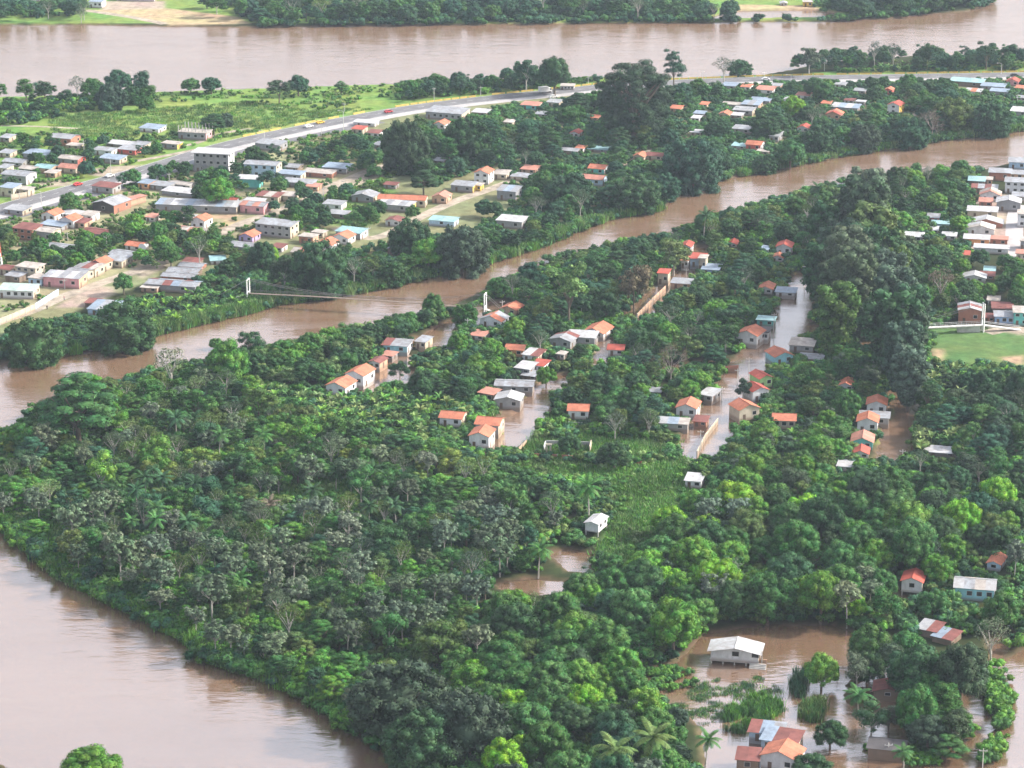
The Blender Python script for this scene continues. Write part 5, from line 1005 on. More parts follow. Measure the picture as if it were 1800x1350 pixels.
# -- trees one can single out
HERO = [
 ('giant_tree',1116,180,150,'dusky','giant dark ceiba tree towering over the highway at top centre',1.02),
 ('bank_tree',712,262,92,'dusky','big round grey-brown tree above the dirt lane in the town',1.35), ('bank_tree',820,250,96,'dark','wide dark dome tree right of the round grey tree',1.0), ('broadleaf_tree',790,262,46,'mid','green vine-hung tree in front of the dark dome tree',1.2),
 ('mango_tree',383,335,62,'bright','big bright leafy mango in front of the three-storey block building',1.1), ('bank_tree',352,340,40,'dark','dark tree left of the bright mango by the three-storey block building',1.0), ('mango_tree',122,356,38,'mid','lone round tree between the highway and the orange roofs',1.1), ('spreading_tree',375,210,50,'dark','dark umbrella tree alone in the far grass field',1.0), ('bank_tree',396,212,36,'dusky','dusky companion of the dark umbrella tree in the field',.9),
 ('bank_tree',195,172,58,'dusky','dark round tree in front of the grass field at top left',1.1), ('mango_tree',208,140,50,'teal','dome tree against the far river at top left',1.0), ('broadleaf_tree',247,148,36,'teal','pointed tree right of the dome tree by the far river',1.2), ('mango_tree',160,150,34,'mid','green tree in the clump by the far river',1.0), ('airy_tree',135,146,32,'grey','grey airy tree in the clump by the far river',1.2), ('broadleaf_tree',45,155,46,'mid','leafy tree at the far left river edge',1.0), ('broadleaf_tree',78,158,36,'dark','dark tree right of the far left river edge tree',1.0), ('mango_tree',335,150,36,'mid','left tree of the pair on the far river bank',.9), ('mango_tree',371,150,38,'teal','right dome tree of the pair on the far river bank',.9),
 ('broadleaf_tree',490,155,44,'dusky','dusky tree on the bank left of the field pair',1.0), ('mango_tree',524,150,42,'teal','dome tree on the bank right of the dusky one',1.0), ('spreading_tree',600,150,32,'mid','low tree on the open far bank',.8),
 ('broadleaf_tree',925,124,50,'teal','tall ragged tree on the far bank left of the white truck',1.15), ('mango_tree',975,132,62,'dark','tall dark tree behind the white truck',1.25), ('broadleaf_tree',1185,110,50,'teal','tall lone tree on the grass spit right of the giant ceiba',1.35), ('airy_tree',1273,113,42,'dusky','thin see-through tree on the river spit',1.0), ('bank_tree',1302,118,50,'dark','dark round tree beside the thin tree on the spit',.85),
 ('broadleaf_tree',1423,100,50,'grey','pale grey tree at the end of the river belt',1.0), ('airy_tree',1538,90,30,'dusky','slim see-through tree left of its twin above the river belt',1.4), ('airy_tree',1571,88,28,'dusky','slim see-through twin tree above the river belt',1.5), ('broadleaf_tree',1735,92,48,'dark','dark two-headed tree at the top right river belt',1.0), ('mango_tree',1432,152,44,'dark','dark mango on the highway by the side lane',1.0), ('mango_tree',1453,148,26,'bright','bright green mango beside the dark one by the side lane',1.0),
 ('bank_tree',1218,292,118,'teal','broad layered tree leaning over the north bank of the channel',1.0), ('bank_tree',1345,285,50,'dark','dark round tree on the north bank right of the layered tree',1.0), ('mango_tree',1390,268,60,'mid','rounded mango over the north bank',1.0), ('bank_tree',1440,250,66,'dark','dark dense tree over the north bank',1.0), ('bank_tree',1520,245,60,'dusky','dusky tree on the north bank by the lane',1.0), ('bank_tree',1600,232,74,'teal','dense tree on the north bank right of the lane',1.0), ('bank_tree',1678,205,84,'olive','wide olive tree near the right end of the north bank',1.0), ('bank_tree',1740,208,84,'dark','heavy dark tree at the right end of the north bank',1.0), ('bare_tree',1640,215,44,'brown','brown leafless tree among the bank trees at right',1.0), ('bank_tree',1262,225,50,'dark','dark tree in the middle of the northern houses',1.0), ('bank_tree',1345,225,60,'dark','dark wide tree right of the northern houses',1.0), ('mango_tree',1395,190,46,'lime','yellow-topped mango beyond the northern houses',1.0),
 ('bank_tree',1000,340,90,'teal','layered dark tree on the bank above the bend',1.0), ('bank_tree',1120,340,100,'dark','dark dense tree overhanging the channel bend',.9), ('airy_tree',1020,352,40,'grey','greyish tree left of the tree overhanging the bend',1.1), ('mango_tree',1000,360,50,'mid','green tree on the bank before the bend',1.0), ('bank_tree',1170,330,60,'teal','small layered tree at the tip of the bank bend',1.0),
 ('bank_tree',810,438,116,'dusky','very large grey-green round tree at the channel edge',1.05), ('mango_tree',752,446,62,'bright','bright yellow-green mango at the channel edge left of the round tree',1.15), ('bank_tree',720,420,80,'dark','dark tree behind the bright yellow-green mango',1.1), ('broadleaf_tree',655,470,44,'olive','olive tree leaning over the north bank',.85), ('airy_tree',622,468,44,'grey','tall grey tree with pale trunk on the north bank',.95), ('bank_tree',562,476,112,'dark','wide dark rain tree hanging over the footbridge channel',1.1), ('bank_tree',690,480,60,'dark','low dark tree right of the olive tree on the north bank',1.0), ('broadleaf_tree',500,474,60,'dusky','dusky tree left of the wide rain tree',1.1), ('mango_tree',460,450,52,'dark','dark tree with a yellow flank above the bank',1.3), ('mango_tree',478,448,26,'lime','lime green bush-like mango beside the dark bank tree',1.6),
 ('bank_tree',215,575,130,'dark','wide tiered dark tree on the bank below the blue-roofed shed',.85), ('bank_tree',60,600,120,'dark','wide dark tree spreading over the channel at the left edge',.9), ('mango_tree',217,498,38,'mid','round tree on the dirt street corner below the zinc row',1.2), ('mango_tree',300,450,36,'mid','dense round tree beside the dirt street bend',1.2), ('airy_tree',350,430,44,'grey','grey flowering tree by the dirt street',1.2), ('mango_tree',375,425,36,'mid','green tree right of the grey flowering tree',1.1), ('broadleaf_tree',330,375,40,'dark','dark tree in front of the long grey compound',1.0), ('mango_tree',520,392,28,'bright','bright tree right of the two-storey block building',1.4),
 ('spreading_tree',135,700,150,'mid','tall feathery tree leaning over the river at the left',1.1), ('airy_tree',300,632,70,'silver','silvery flowering tree on the south bank',1.1), ('mango_tree',400,640,84,'bright','big glossy mango on the south bank at left',1.1), ('broadleaf_tree',440,600,60,'dark','dark tree behind the big glossy mango',.9), ('mango_tree',380,600,30,'mid','small round tree at the water behind the glossy mango',.8), ('broadleaf_tree',1185,440,66,'pale','palm-like pale green tree before the brown flooded lane',1.0), ('broadleaf_tree',1000,505,92,'pale','pale yellow-flowered tree in the middle of the island',1.2), ('broadleaf_tree',1115,500,62,'brown','large brownish pinkish tree in the middle of the island',1.2), ('airy_tree',1655,495,52,'brown','thin brown tree in front of the right-hand town',1.2), ('bare_tree',1180,640,46,'brown','thin leafless tree between the island houses',1.3),
 ('mango_tree',1000,782,46,'dark','dark mango growing through the ruined house in the walled plot',1.0), ('mango_tree',1080,800,64,'dark','dark round mango inside the walled plot right of the ruin',.9), ('mango_tree',762,540,44,'mid','round-headed tree at the water by the footbridge',1.15), ('bank_tree',818,552,52,'mid','dense round tree left of the footbridge tower',1.1), ('mango_tree',805,602,42,'bright','bright mango beside the flooded lane',1.1), ('broadleaf_tree',703,640,40,'dark','dark tree standing in the flooded yard of the orange pair',1.1), ('mango_tree',960,655,40,'bright','bright mango in front of the flooded zinc houses',1.2), ('broadleaf_tree',1306,675,36,'dusky','thin dark tree leaning over the wide flooded street',1.3),
 ('mango_tree',1755,875,76,'lime','brilliant lime mango at the right',1.05), ('mango_tree',1690,915,70,'lime','brilliant lime mango left of the rightmost lime one',1.3), ('mango_tree',1672,965,56,'bright','bright mango below the lime one at right',1.1), ('mango_tree',1565,870,40,'lime','small lime mango in the orchard',1.1), ('mango_tree',1430,868,40,'lime','small lime mango above the orchard',1.0), ('mango_tree',1615,905,36,'bright','bright small mango between the lime ones',1.0), ('mango_tree',1648,1000,60,'bright','bright mango behind the white house with the red roof end',1.2), ('mango_tree',1760,1070,70,'mid','mango below the turquoise house',1.2), ('mango_tree',1640,1062,64,'mid','mango hiding the front of the turquoise house',1.0), ('airy_tree',1745,1105,70,'silver','grey flowering tree by the right-hand flooded lane',1.3),
 ('mango_tree',1350,1050,92,'mid','large mango directly behind the stilt house',1.1), ('mango_tree',1185,1105,100,'bright','big bright mango at the left shore of the flood',1.2), ('mango_tree',1445,1175,70,'bright','bright mango standing at the right side of the flood',1.1), ('mango_tree',1525,1165,76,'dark','dark mango right of the bright one at the flood',1.0), ('mango_tree',1610,1175,110,'dark','dark broad mango in the flooded grove at lower right',1.1), ('mango_tree',1690,1180,110,'dusky','dusky tall tree in the flooded grove at lower right',1.3), ('mango_tree',1610,1245,80,'mid','green and yellow mango over the maroon roof',1.5), ('broadleaf_tree',1680,1265,70,'grey','greyish tree in the flooded grove at lower right',1.2), ('mango_tree',1460,1285,66,'dark','dark bush-like mango above the patchwork roof',.9), ('mango_tree',1428,1342,80,'dark','dark mango before the orange roof at the bottom',.8), ('spreading_tree',1665,1300,80,'mid','low spreading tree over the brown flood at lower right',.7), ('mango_tree',1190,1262,46,'dusky','dusky small tree at the pond edge',1.2),
 ('bank_tree',700,1235,190,'dusky','huge dark dense tree on the near river bank',.95), ('bank_tree',825,1285,170,'dusky','huge dark dense tree right of the other on the near bank',.95), ('bank_tree',740,1310,150,'dark','dark dense tree at the waterline at the bottom',.9), ('mango_tree',160,1352,120,'bright','glossy treetop poking up at the bottom left edge',.8),
 ('mango_tree',1795,680,60,'dark','dark conical tree cut by the right edge',1.5), ('coconut_palm',1237,382,40,'dark','dark palm above the middle channel',1.0), ('coconut_palm',1035,862,60,'mid','tall palm behind the stilt board house',1.0), ('coconut_palm',1240,1300,54,'mid','palm standing in the pond at the bottom',1.0), ('coconut_palm',1085,1315,80,'olive','broad olive palm in the bottom grove',1.0), ('coconut_palm',1140,1300,76,'olive','olive palm in the bottom grove right of the broad one',1.0), ('coconut_palm',545,862,44,'dark','dark palm in the thicket clearing',1.0), ('coconut_palm',470,885,44,'brown','brown dry palm in the thicket',.9), ('coconut_palm',1440,330,36,'dark','dark palm at the south bank by the right-hand grove',.9), ('coconut_palm',1512,1210,56,'mid','green palm beside the maroon-roofed hut',.8), ('coconut_palm',1590,1315,44,'mid','green palm by the drowned shed',.8), ('coconut_palm',375,398,22,'mid','tiny palm by the dirt street yard',.8),
]
for k, x, y, w, t, lab, sz in HERO: tree(k, x, y, w, t, lab, None, sz)
# teak rows on both sides of the shaded stream
ORD = 'first second third fourth fifth sixth seventh eighth ninth tenth eleventh twelfth thirteenth fourteenth fifteenth sixteenth seventeenth eighteenth nineteenth twentieth'.split()
for i, (x, y, w, t) in enumerate(sorted([(1527,345,58,'grey'),(1522,385,72,'grey'),(1532,425,74,'olive'),(1515,460,70,'dark'),(1478,440,62,'dusky'),(1485,475,72,'grey'),(1495,510,74,'grey'),(1440,470,60,'dark'),(1462,520,56,'dusky'),(1560,500,60,'grey'),(1575,535,70,'dusky'),(1568,575,84,'dark'),(1585,620,72,'dusky'),(1598,655,60,'grey'),(1500,395,60,'dusky'),(1450,405,56,'dark'),(1548,455,60,'dark'),(1600,560,60,'dark'),(1590,595,66,'dusky'),(1470,560,70,'olive')], key=lambda q: q[1])):
    tree('teak_tree', x, y, w*1.3, t, TW[t]+' tall teak along the shaded stream, '+ORD[i]+' from the far end', 'teak rows along the shaded stream', 1.0)
# -- groves
grove([(1460,370),(1520,335),(1560,345),(1600,480),(1625,600),(1610,680),(1570,640),(1560,560),(1470,560),(1430,470)], 900, .42, [('teak_tree',1,9,13,['grey','dusky','dark','grey','olive'])], 'filling the double row along the shaded stream', True, 26)
MG = ('mango_tree', 3, 9, 13, ['mid','mid','dark','bright','dark','mid'])
BR = ('broadleaf_tree', 2, 7, 10.5, ['mid','dark','olive','teal'])
grove([(900,1050),(1000,1005),(1110,960),(1180,915),(1230,870),(1420,855),(1560,870),(1800,880),(1800,990),(1700,975),(1560,980),(1560,1070),(1450,1090),(1250,1085),(1215,1130),(1110,1190),(1160,1280),(1220,1340),(1200,1390),(860,1390),(900,1270),(760,1170),(760,1120)], 5200, .56, [('mango_tree',6,8,15,['mid','mid','mid','dark','mid','bright','teal','dark','mid','bright','lime','olive']), ('broadleaf_tree',1.2,7,10,['mid','olive','dusky']), ('cecropia_tree',.25,7,9,['silver'])], 'in the mango orchard around the flood', cap=190)
grove([(60,880),(330,850),(560,800),(760,850),(960,850),(1000,930),(960,990),(880,1010),(960,1060),(800,1130),(560,1120),(400,1060),(230,990),(130,960)], 6500, .50, [('cecropia_tree',2.3,6,10.5,['silver','grey','grey']), ('broadleaf_tree',5,5.5,12,['mid','dark','olive','teal','mid','dark','mid','bright']), ('airy_tree',1.6,6,9,['grey','olive']), ('spreading_tree',1.2,7,11,['mid','bright','teal']), ('coconut_palm',.5,6,8,['mid','dark'])], 'in the grey thicket of the near wood', cap=300)
grove([(0,800),(70,715),(130,680),(260,665),(360,650),(450,660),(560,730),(700,770),(820,800),(900,850),(880,880),(560,800),(330,850),(180,860),(60,890),(0,885)], 6000, .50, [('broadleaf_tree',4,5.5,12,['mid','dark','olive','mid','bright','dark','mid','yellow']), ('mango_tree',1.5,6.5,10,['mid','olive','bright']), ('airy_tree',1.2,6,9,['grey','olive','pale']), ('cecropia_tree',.8,6,8,['silver']), ('spreading_tree',1.4,7,12,['mid','teal','bright']), ('coconut_palm',.4,6,8,['mid','dark'])], 'in the western wood of the island', cap=280)
grove([(350,625),(470,605),(570,582),(680,565),(790,545),(780,570),(660,590),(650,620),(560,660),(470,660),(380,640)], 1500, .56, [('mango_tree',3,7,10.5,['mid','dark','bright']), ('broadleaf_tree',3,6,9.5,['mid','dark','olive','pale'])], 'along the south bank by the light blue house', cap=80)
grove([(830,545),(870,500),(960,470),(1090,430),(1230,395),(1400,345),(1500,325),(1560,330),(1480,400),(1420,440),(1330,480),(1240,520),(1170,560),(1060,545),(960,545)], 2600, .56, [('mango_tree',2,8,12,['mid','dark','teal']), ('broadleaf_tree',3,7,11,['dark','mid','olive','teal']), ('spreading_tree',1.2,8,12,['teal','dark']), ('airy_tree',.6,7,10,['grey','olive'])], 'in the southern channel-side woods', cap=120)
grove([(880,580),(960,560),(1060,560),(1180,560),(1290,540),(1400,560),(1330,620),(1290,700),(1200,740),(1060,740),(990,690),(1000,620),(860,690),(740,720),(700,700),(770,650),(820,630)], 2400, .55, [('mango_tree',2.5,7,11,['mid','dark','bright']), ('broadleaf_tree',3,6.5,10,['dark','mid','teal','olive']), ('spreading_tree',1.2,8,11,['teal','dark']), ('airy_tree',.5,6,9,['grey'])], 'between the flooded island houses', cap=100)
grove([(1290,780),(1400,740),(1440,660),(1520,660),(1480,740),(1480,820),(1600,840),(1560,870),(1420,850),(1250,850),(1260,800)], 1400, .55, [('mango_tree',3,7,11,['mid','dark','bright']), ('broadleaf_tree',3,6,9.5,['mid','olive','grey'])], 'behind the wide flooded street', cap=60)
grove([(1410,560),(1460,600),(1540,640),(1520,690),(1420,690),(1400,650)], 500, .55, [('mango_tree',3,7,11,['mid','dark']), ('broadleaf_tree',3,6,9.5,['mid','olive','grey'])], 'left of the shaded stream', cap=20)
grove([(1620,690),(1660,655),(1800,660),(1800,870),(1620,860),(1600,790)], 1500, .55, [('mango_tree',2,8,12,['dark','teal']), ('broadleaf_tree',3,7,11,['dark','dusky','mid']), ('spreading_tree',1.2,8,12,['dark','teal']), ('airy_tree',.5,6,9,['grey'])], 'in the dark wood below the sports field', cap=55)
grove([(1560,320),(1640,285),(1720,300),(1700,340),(1690,380),(1700,470),(1680,530),(1600,520),(1580,420),(1560,360)], 1300, .56, [('mango_tree',3,8,12,['mid','dark','bright']), ('broadleaf_tree',3,7,11,['mid','dark','olive']), ('airy_tree',.6,6,9,['grey'])], 'between the teak rows and the right-hand town', cap=50)
grove([(1690,445),(1800,460),(1800,530),(1690,535)], 500, .55, [('mango_tree',3,7,11,['mid','dark','bright']), ('broadleaf_tree',2,7,10,['mid','dark'])], 'in the right-hand town gardens', cap=22)
grove([(600,250),(700,225),(880,195),(1060,170),(1200,160),(1330,170),(1430,160),(1560,150),(1690,165),(1690,225),(1450,270),(1200,310),(1000,370),(880,390),(840,360),(900,330),(900,290),(760,330),(660,260)], 4600, .57, [('mango_tree',2.5,8,13,['mid','dark','teal']), ('broadleaf_tree',3,7,12,['dark','mid','teal','olive']), ('spreading_tree',1.4,9,14,['teal','dark']), ('airy_tree',.4,7,10,['grey'])], 'between the houses of the northern quarter', cap=170)
grove([(440,500),(600,470),(780,430),(920,400),(1010,365),(1000,405),(900,445),(760,470),(620,505),(480,520)], 900, .6, [('mango_tree',2,6,9,['mid','dark']), ('broadleaf_tree',3,6,9,['mid','dark','olive'])], 'along the north bank', cap=40)
grove([(0,400),(140,420),(260,380),(320,370),(420,430),(560,430),(640,440),(560,460),(420,470),(360,480),(200,450),(60,470),(0,460)], 2600, .62, [('mango_tree',3,5,9,['mid','dark','bright']), ('broadleaf_tree',3,4.5,8,['mid','dark','olive'])], 'in the gardens of the left-hand town', cap=110, cov=.3)
grove([(0,240),(140,245),(260,235),(420,270),(520,265),(640,245),(660,300),(560,300),(640,360),(760,370),(640,395),(540,395),(420,330),(260,320),(120,300),(0,330)], 3000, .66, [('mango_tree',3,5,9,['mid','dark','teal']), ('broadleaf_tree',3,4.5,8.5,['mid','dark','teal'])], 'scattered beside the highway houses', cap=110, cov=.3)
grove([(0,150),(270,150),(260,185),(100,190),(0,215)], 500, .6, [('broadleaf_tree',3,6,10,['mid','teal','dark']), ('mango_tree',2,6,9,['mid','dark'])], 'on the near bank of the far river', cap=26)
grove([(740,140),(900,128),(1010,140),(900,158),(740,170),(700,178)], 600, .58, [('broadleaf_tree',3,6,10,['mid','teal','dark']), ('mango_tree',2,6,10,['mid','dark','teal'])], 'on the wooded highway curve', cap=30)
grove([(1380,112),(1460,95),(1560,92),(1800,86),(1800,118),(1600,122),(1400,128)], 900, .56, [('broadleaf_tree',3,7,11,['mid','teal','dark']), ('mango_tree',2,7,11,['teal','dark'])], 'in the belt between highway and far river', cap=50)
grove([(0,6),(150,4),(150,34),(0,36)], 300, .58, [('broadleaf_tree',3,8,12,['mid','teal']), ('airy_tree',1,8,11,['grey','silver'])], 'on the far left shore', cap=16)
grove([(320,-2),(440,-4),(1240,-4),(1240,30),(900,32),(470,34),(430,14)], 1800, .56, [('broadleaf_tree',3,9,14,['mid','teal','dark']), ('mango_tree',2,9,13,['teal','mid']), ('airy_tree',1.4,9,13,['grey','silver','pale']), ('spreading_tree',1,10,14,['teal'])], 'in the far shore forest', cap=90)
grove([(1225,14),(1290,12),(1290,34),(1225,34)], 200, .55, [('airy_tree',2,9,13,['grey']), ('mango_tree',2,9,12,['teal'])], 'beside the far sandbank', cap=8)
grove([(1440,4),(1560,-6),(1745,-10),(1740,6),(1640,20),(1560,26),(1500,14)], 700, .56, [('broadleaf_tree',3,9,13,['mid','teal','dark']), ('mango_tree',2,9,13,['teal','dark'])], 'on the far right shore point', cap=40)
grove([(0,890),(60,925),(130,985),(240,1035),(350,1105),(460,1155),(560,1200),(640,1240),(700,1180),(540,1130),(400,1070),(230,1000),(120,960),(0,880)], 2600, .50, [('broadleaf_tree',4,5,8.5,['mid','bright','olive','teal','dark']), ('spreading_tree',2,6,9.5,['mid','bright','olive']), ('cecropia_tree',1,6,8,['silver','grey']), ('mango_tree',1.5,5,8,['mid','bright'])], 'on the near river bank', cap=90)
grove([(1510,1140),(1600,1120),(1740,1150),(1750,1250),(1700,1320),(1640,1280),(1560,1300),(1530,1260),(1500,1200)], 900, .48, [('mango_tree',4,9,13,['mid','dark','dusky','mid']), ('broadleaf_tree',2,8,11,['dark','grey','mid'])], 'standing in the flooded grove', True, 22)
grove([(1150,152),(1400,146),(1800,139),(1800,158),(1400,164),(1150,172)], 900, .6, [('broadleaf_tree',3,5,9,['mid','teal','dark']), ('mango_tree',2,6,9,['mid','dark'])], 'along the near verge of the highway', cap=45, cov=.3)
# -- banana plants
def bananas(poly, n, ctx, tints=('bright','pale','mid'), sp=.62):
    P = np.array(poly, float); lo, hi = P.min(0), P.max(0); m = 0
    for _ in range(n*12):
        if m >= n: break
        q = rng.uniform(lo, hi)
        if not inside(P, q[None])[0]: continue
        t = tints[int(rng.integers(len(tints)))]
        if tree('banana_plant', q[0], q[1], rng.uniform(3.6, 5.0)*ppm(q[1]), t, TW[t]+' banana plant '+place_words(q[0], q[1]), 'banana plants '+place_words(q[0], q[1]), rng.uniform(.9, 1.25), True, sp, False): m += 1
bananas([(430,665),(560,690),(640,700),(700,690),(780,690),(830,720),(740,755),(600,745),(480,720)], 90, 'in the island banana patch'); bananas([(230,530),(300,512),(440,505),(440,545),(330,575),(250,580)], 55, 'on the reedy north bank', ('bright','mid')); bananas([(1630,650),(1720,640),(1790,655),(1760,690),(1650,690)], 26, 'at the foot of the sports field'); bananas([(1610,745),(1720,740),(1780,770),(1740,800),(1610,790)], 34, 'right of the shaded stream', ('pale','mid')); bananas([(1380,760),(1480,740),(1500,800),(1380,830)], 26, 'behind the wide flooded street', ('bright','mid')); bananas([(130,985),(300,995),(360,1060),(230,1050)], 26, 'near the river edge thicket', ('pale','mid')); bananas([(20,860),(140,860),(130,925),(30,905)], 20, 'at the left river edge', ('pale','grey')); bananas([(1530,108),(1800,100),(1800,126),(1540,128)], 36, 'in the belt beside the highway', ('pale','mid')); bananas([(540,570),(700,570),(720,600),(600,600)], 14, 'along the south bank', ('bright','pale'))
# the 300 largest of each kind stand as trees of their own, the rest of that kind as one mass
by = {}
for sp in SPEC: by.setdefault(sp[0], []).append(sp)
for kd, L_ in by.items():
    L_.sort(key=lambda q: (not q[10], -q[9]))
    for sp in L_[:300]: plant(*sp)
    rest = L_[300:]
    if rest:
        cs = [c for c, t, D, h in PROTO[kd]]; COVER[kd+'_rest'] = cs
        me_ = {id(c): i for i, c in enumerate(cs)}
        stuff('distant_'+kd+'s', kd+'_rest', [q[3] for q in rest], [q[4] for q in rest], [q[6][:3] for q in rest], 'mass of smaller '+KW[kd]+'s filling in between the larger ones', 'trees')
# ------------------------------------------------------------------ ground cover masses
def spread(polys, dens, z=LAND, lo=.7, hi=1.5, tints=('mid','dark'), edge=0.6, houses=True, jt=.2, opened=False):
    Ps, Ss, Ts = [], [], []
    hc = np.array([(h[4][0], h[4][1], h[5]) for h in HRECT])
    for poly in polys:
        Pw = W(poly, LAND); a, b = Pw.min(0), Pw.max(0); n = int((b-a).prod()*dens); q = rng.uniform(a, b, (n, 2)); q = q[inside(Pw, q)]
        if edge is not None: q = q[shore_q(q) > edge]
        if opened:
            for p in OPENW: q = q[~inside(p, q)]
        q = q[seg_dist(HW, q) > 13]
        if houses and len(q):
            keep = np.ones(len(q), bool)
            for hx, hy, hr in hc: keep &= (np.hypot(q[:, 0]-hx, q[:, 1]-hy) > hr*.85) & ~((np.abs(q[:, 0]-hx) < hr*.9) & (q[:, 1] < hy) & (q[:, 1] > hy-hr-4.5))
            q = q[keep]
        for i_, (pth, w_, _) in enumerate(DIRTS):
            if len(q): q = q[seg_dist(W(pth, LAND), q) > w_+.8]
        if not len(q): continue
        Ps.append(np.column_stack([q, np.full(len(q), z)])); Ss.append(rng.uniform(lo, hi, len(q)))
        c = np.array([TINT[t] for t in tints])[rng.integers(0, len(tints), len(q))]; nz_ = 0.75+0.5*(.5+.5*np.sin(q[:, 0]*.11+np.sin(q[:, 1]*.07)*3)); Ts.append(c*nz_[:, None]*rng.uniform(1-jt, 1+jt, (len(q), 1)))
    return np.concatenate(Ps), np.concatenate(Ss), np.concatenate(Ts)
WOODS = [[(-60,780),(60,700),(270,655),(470,612),(680,575),(820,545),(870,505),(1100,425),(1400,340),(1560,325),(1720,300),(1690,560),(1630,580),(1640,640),(1900,660),(1900,1150),(1770,1160),(1700,1120),(1520,1110),(1250,1090),(1200,1160),(1100,1190),(1190,1260),(1240,1420),(700,1420),(640,1350),(540,1255),(450,1210),(340,1170),(230,1095),(110,1040),(0,940),(-60,900)]]
P_, S_, T_ = spread(WOODS, .16, LAND, .8, 1.7, ('mid','dark','mid','olive','teal','bright'), opened=True); stuff('undergrowth', 'shrub', P_, S_, T_, 'tangled green undergrowth covering the island between the trees', 'undergrowth')
P_, S_, T_ = spread([[(880,800),(1215,800),(1240,860),(1180,920),(1140,1010),(1040,1010),(1060,930),(1080,870),(900,840)], [(820,715),(1190,745),(1220,800),(900,805),(950,760),(830,800)], [(500,830),(640,840),(620,890),(470,880)], [(590,690),(820,700),(820,760),(600,760)]], .75, LAND, .7, 1.5, ('bright','mid','bright','pale')); stuff('rank_grass', 'tuft', P_, S_*1.5, T_, 'rank bright grass of the island clearing', 'grass')
P_, S_, T_ = spread([[(600,250),(880,190),(1200,155),(1430,145),(1800,140),(1800,228),(1480,276),(1180,345),(1020,405),(800,478),(490,536),(190,610),(0,640),(0,590),(160,550),(250,520),(420,470),(640,440),(820,410),(900,370),(880,290),(760,330),(650,280)]], .13, LAND, .7, 1.5, ('mid','dark','teal','mid')); stuff('town_scrub', 'shrub', P_, S_, T_, 'green scrub between the houses above the middle channel', 'scrub')
P_, S_, T_ = spread([[(0,178),(250,166),(240,185),(110,205),(0,225)], [(700,150),(1060,140),(1340,136),(1800,104),(1800,126),(1000,156),(700,176)]], .09, LAND, .7, 1.6, ('mid','teal','bright')); stuff('far_bank_scrub', 'shrub', P_, S_, T_, 'low green scrub on the near bank of the far river', 'scrub')
P_, S_, T_ = spread([[(250,166),(700,150),(700,176),(560,178),(420,172),(250,184)], [(420,178),(560,180),(640,176),(600,192),(480,196)]], .07, LAND, .35, .9, ('bright','mid','pale','bright')); stuff('shore_brush', 'shrub', P_, S_, T_, 'low bright brush along the open shore of the far field', 'scrub')
P_, S_, T_ = spread([[(-20,30),(145,30),(145,2),(-20,-6)], [(440,40),(900,36),(1240,34),(1240,-20),(400,-20),(400,10)], [(1430,28),(1560,28),(1750,4),(1740,-20),(1440,-20)]], .05, LAND, 1.0, 2.6, ('mid','teal','dark')); stuff('far_shore_scrub', 'shrub', P_, S_, T_, 'leafy scrub edging the far shore forest', 'scrub')
P_, S_, T_ = spread([[(80,205),(440,178),(560,195),(640,188),(420,250),(240,250),(100,240)], [(400,240),(640,192),(660,190),(440,250)], [(480,390),(620,335),(690,315),(660,395)]], .30, LAND, .8, 1.8, ('bright','pale','mid','yellow')); stuff('meadow_grass', 'tuft', P_, S_, T_, 'yellow-green meadow grass in the far field', 'grass')
P_, S_, T_ = spread([[(0,235),(250,235),(640,235),(700,300),(640,400),(480,420),(250,470),(0,560)]], .085, LAND, .4, 1.1, ('mid','bright','olive')); stuff('garden_scrub', 'shrub', P_, S_, T_, 'small garden bushes scattered through the left-hand town', 'scrub')
P_, S_, T_ = spread([[(900,800),(1215,795),(1240,860),(1180,920),(1140,1010),(1050,1010),(1060,930),(1080,870),(900,845)], [(480,830),(640,838),(625,890),(470,888)]], .06, LAND, .35, .9, ('bright','mid','pale','bright')); stuff('clearing_scrub', 'shrub', P_, S_, T_, 'vine-covered low scrub in the island clearing', 'scrub')
# reeds along the banks
def bank_line(line, w0, w1, n, dz=0.3, lo=.8, hi=1.5, tints=('bright','mid','pale')):
    pth = smooth_path(W(line, 0), 8); L_ = np.r_[0, np.cumsum(np.hypot(*np.diff(pth, axis=0).T))]; u = rng.uniform(0, L_[-1], n); x = np.interp(u, L_, pth[:, 0]); y = np.interp(u, L_, pth[:, 1]); q = np.column_stack([x, y]); t = np.gradient(pth, axis=0)
    q = q + rng.uniform(-1, 1, (n, 2))*w1; s = shore_q(q); q = q[(s > -w0) & (s < w1)]; c = np.array([TINT[k] for k in tints])[rng.integers(0, len(tints), len(q))]
    return np.column_stack([q, np.full(len(q), dz)]), rng.uniform(lo, hi, len(q)), c*rng.uniform(.75, 1.25, (len(q), 1))
def cat3(L_): return [np.concatenate([a[i] for a in L_]) for i in range(3)]
P_, S_, T_ = cat3([bank_line([(170,620),(300,582),(420,555),(490,536)], 1.2, 9, 1600), bank_line([(560,527),(700,502),(800,478),(900,452),(1020,405),(1170,369)], 1.0, 5, 900), bank_line([(1182,345),(1340,303),(1480,276),(1640,250),(1800,230)], .8, 4, 500)]); stuff('north_bank_reeds', 'reed', P_, S_, T_, 'tall bright reeds along the north bank of the middle channel', 'reeds')
P_, S_, T_ = cat3([bank_line([(-20,900),(0,922),(120,1022),(245,1080),(365,1162),(465,1192),(558,1238)], 1.4, 13, 3000, tints=('bright','mid','bright','pale'), lo=.8, hi=1.5)]); stuff('near_bank_reeds', 'reed', P_, S_, T_, 'tall reeds and cane lining the near river at lower left', 'reeds')
